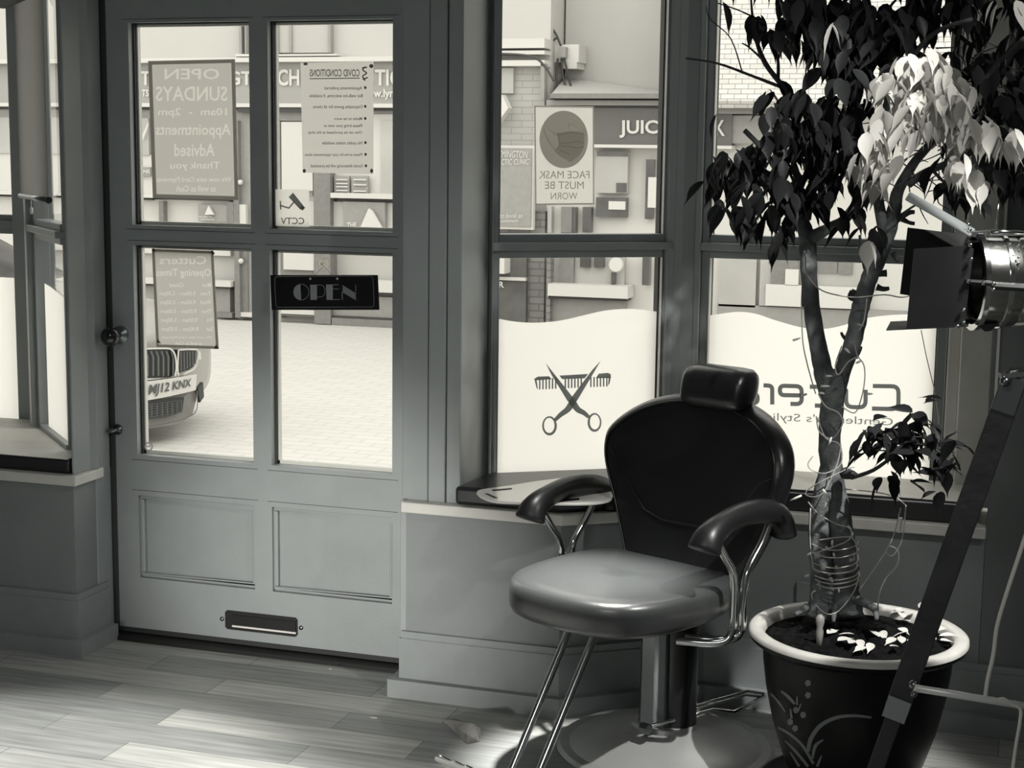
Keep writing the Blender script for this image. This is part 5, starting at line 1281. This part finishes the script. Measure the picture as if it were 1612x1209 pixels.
# ------------------------------------------------------------------ parked car
P0 = PY(268, 613, 8.05); nd = Vector((.995, -.058, 0)).normalized(); lt = Vector((.058, .995, 0)).normalized(); GZ = -.35
car = thing('parked_car', 'silver car with kidney grille parked across the lower left door pane', 'car', (P0.x-2, P0.y, GZ))
def cw(u, v, z): return P0.xy.to_3d()+nd*(-u)+lt*v+Vector((0, 0, GZ+z))
hs = P0.z-GZ
def csec(u, hw, zb_, zt_, n=28, ex=3.2, curve=0.):
    r_ = []
    for j in range(n):
        a = 2*pi*j/n; c, s_ = cos(a), sin(a)
        v = abs(c)**(2/ex)*(1 if c > 0 else -1)*hw; z_ = (zb_+zt_)/2+abs(s_)**(2/ex)*(1 if s_ > 0 else -1)*(zt_-zb_)/2
        r_.append(cw(u+curve*(v/hw)**2, v, z_))
    return r_
b = MB(); b.loft([csec(.015, .60, .24, .50, curve=.10), csec(.0, .70, .20, .58, curve=.16), csec(.03, .80, .17, .64, curve=.22), csec(.16, .86, .16, .70, curve=.16), csec(.45, .88, .16, .77), csec(1.1, .89, .16, .86), csec(1.6, .89, .16, .90), csec(3.6, .89, .16, .92), csec(4.2, .84, .2, .85), csec(4.35, .74, .28, .75)])
b.build('body', M['carpaint'], car, smooth=True)
b = MB(); b.loft([csec(1.25, .76, .84, .88), csec(2.0, .64, .84, 1.30), csec(2.6, .62, .84, 1.36), csec(3.3, .62, .84, 1.30), csec(3.95, .74, .84, .90)]); b.build('cabin', M['shopglass_dark'], car, smooth=True)
def cp_(px, py, off=0.): return PL(px, py, P0+nd*off, nd)
def curvept(p): # sweep back with the curved nose
    v = (p-P0).dot(lt); return p-nd*(.10*(v/.6)**2)
def cq(b, pts, off): b.quad([curvept(cp_(x, y, off)) for x, y in pts])
b = MB(); b.prism([curvept(cp_(x, y, .05)) for x, y in ((226, 549), (268, 549), (275, 560), (275, 588), (268, 594), (226, 596))], nd*-.04)
b.prism([curvept(cp_(x, y, .05)) for x, y in ((282, 551), (313, 552), (312, 566), (307, 577), (299, 582), (282, 587))], nd*-.04); b.build('grille_opening', M['cardark'], car)
b = MB()
for x in range(228, 274, 7): ribbon(b, [(x, 553), (x+3, 562), (x+3, 592)], 2.4, lambda x_, y_: curvept(cp_(x_, y_, .062)))
for x in range(285, 313, 5): ribbon(b, [(x, 553), (x+.5, 584-(x-285)*.4)], 1.7, lambda x_, y_: curvept(cp_(x_, y_, .062)))
b.build('grille_slats', M['cargrille'], car, fixn=False)
b = MB()
ribbon(b, smooth2([(224, 550), (262, 548.5), (272, 552), (277, 565), (277, 586), (270, 595), (224, 598)]), 2.6, lambda x_, y_: curvept(cp_(x_, y_, .066)))
ribbon(b, smooth2([(281, 551), (300, 550), (315, 552), (314, 568), (308, 580), (296, 586), (281, 590), (281, 551)]), 2.4, lambda x_, y_: curvept(cp_(x_, y_, .066)))
b.build('grille_surround', M['chromeout'], car, fixn=False)
b = MB(); b.prism([curvept(cp_(x, y, .05)) for x, y in ((224, 604), (233, 602), (228, 632), (290, 624), (310, 612), (312, 630), (304, 654), (280, 668), (224, 678))], nd*-.05); b.build('bumper', M['carbumper'], car)
b = MB(); b.prism([curvept(cp_(x, y, .075)) for x, y in ((226, 634), (290, 625), (287, 648), (262, 658), (226, 664))], nd*-.02); b.prism([curvept(cp_(x, y, .075)) for x, y in ((314, 612), (324, 602), (326, 625), (318, 634))], nd*-.02); b.build('lower_intake', M['cardark'], car)
b = MB()
for k in range(7):
    ribbon(b, [(227, 640+k*4.2), (286, 630+k*3.4)], .9, lambda x_, y_: curvept(cp_(x_, y_, .078)))
for k in range(9): ribbon(b, [(230+k*7, 638-k*.8), (230+k*7, 660-k*1.2)], .8, lambda x_, y_: curvept(cp_(x_, y_, .079)))
ribbon(b, smooth2([(224, 674), (262, 667), (295, 657), (311, 645), (312, 615)]), 1.8, lambda x_, y_: curvept(cp_(x_, y_, .085)))
b.build('intake_mesh', M['cargrille'], car, fixn=False)
pl_ = [(233, 602.5), (311, 589.5), (309.5, 614), (229, 633.5)]
b = MB()
Lp = []
for i in range(9):
    t = i/8; p_ = Vector(pl_[0])*(1-t)+Vector(pl_[1])*t; q_ = Vector(pl_[3])*(1-t)+Vector(pl_[2])*t
    Lp.append((p_, q_))
for (a, c), (d_, e_) in zip(Lp, Lp[1:]): b.prism([curvept(cp_(x.x, x.y, .10)) for x in (a, d_, e_, c)], nd*-.012)
b.build('number_plate', M['plate'], car)
b = MB(); text_bm(b, 'MJ12 KNX', [cp_(x, y, .108) for x, y in ((243, 606), (302, 595.5), (300.5, 612), (240.5, 627))], fmap=curvept, bold=.02); b.build('plate_lettering', M['platetext'], car, fixn=False)
b = MB(); b.prism([curvept(cp_(x, y, .02)) for x, y in ((318, 553), (324, 554), (325, 566), (320, 567))], nd*-.02); b.build('headlamp', M['chromeout'], car)
for u, v in ((.85, .72), (.85, -.72), (3.5, .72), (3.5, -.72)):
    b = MB(); b.lathe([(.18, -.09), (.31, -.09), (.32, -.05), (.32, .05), (.31, .09), (.18, .09)], cw(u, v, .32), 32, lt); b.build('wheel', M['tyre'], car, smooth=True, auto=40)
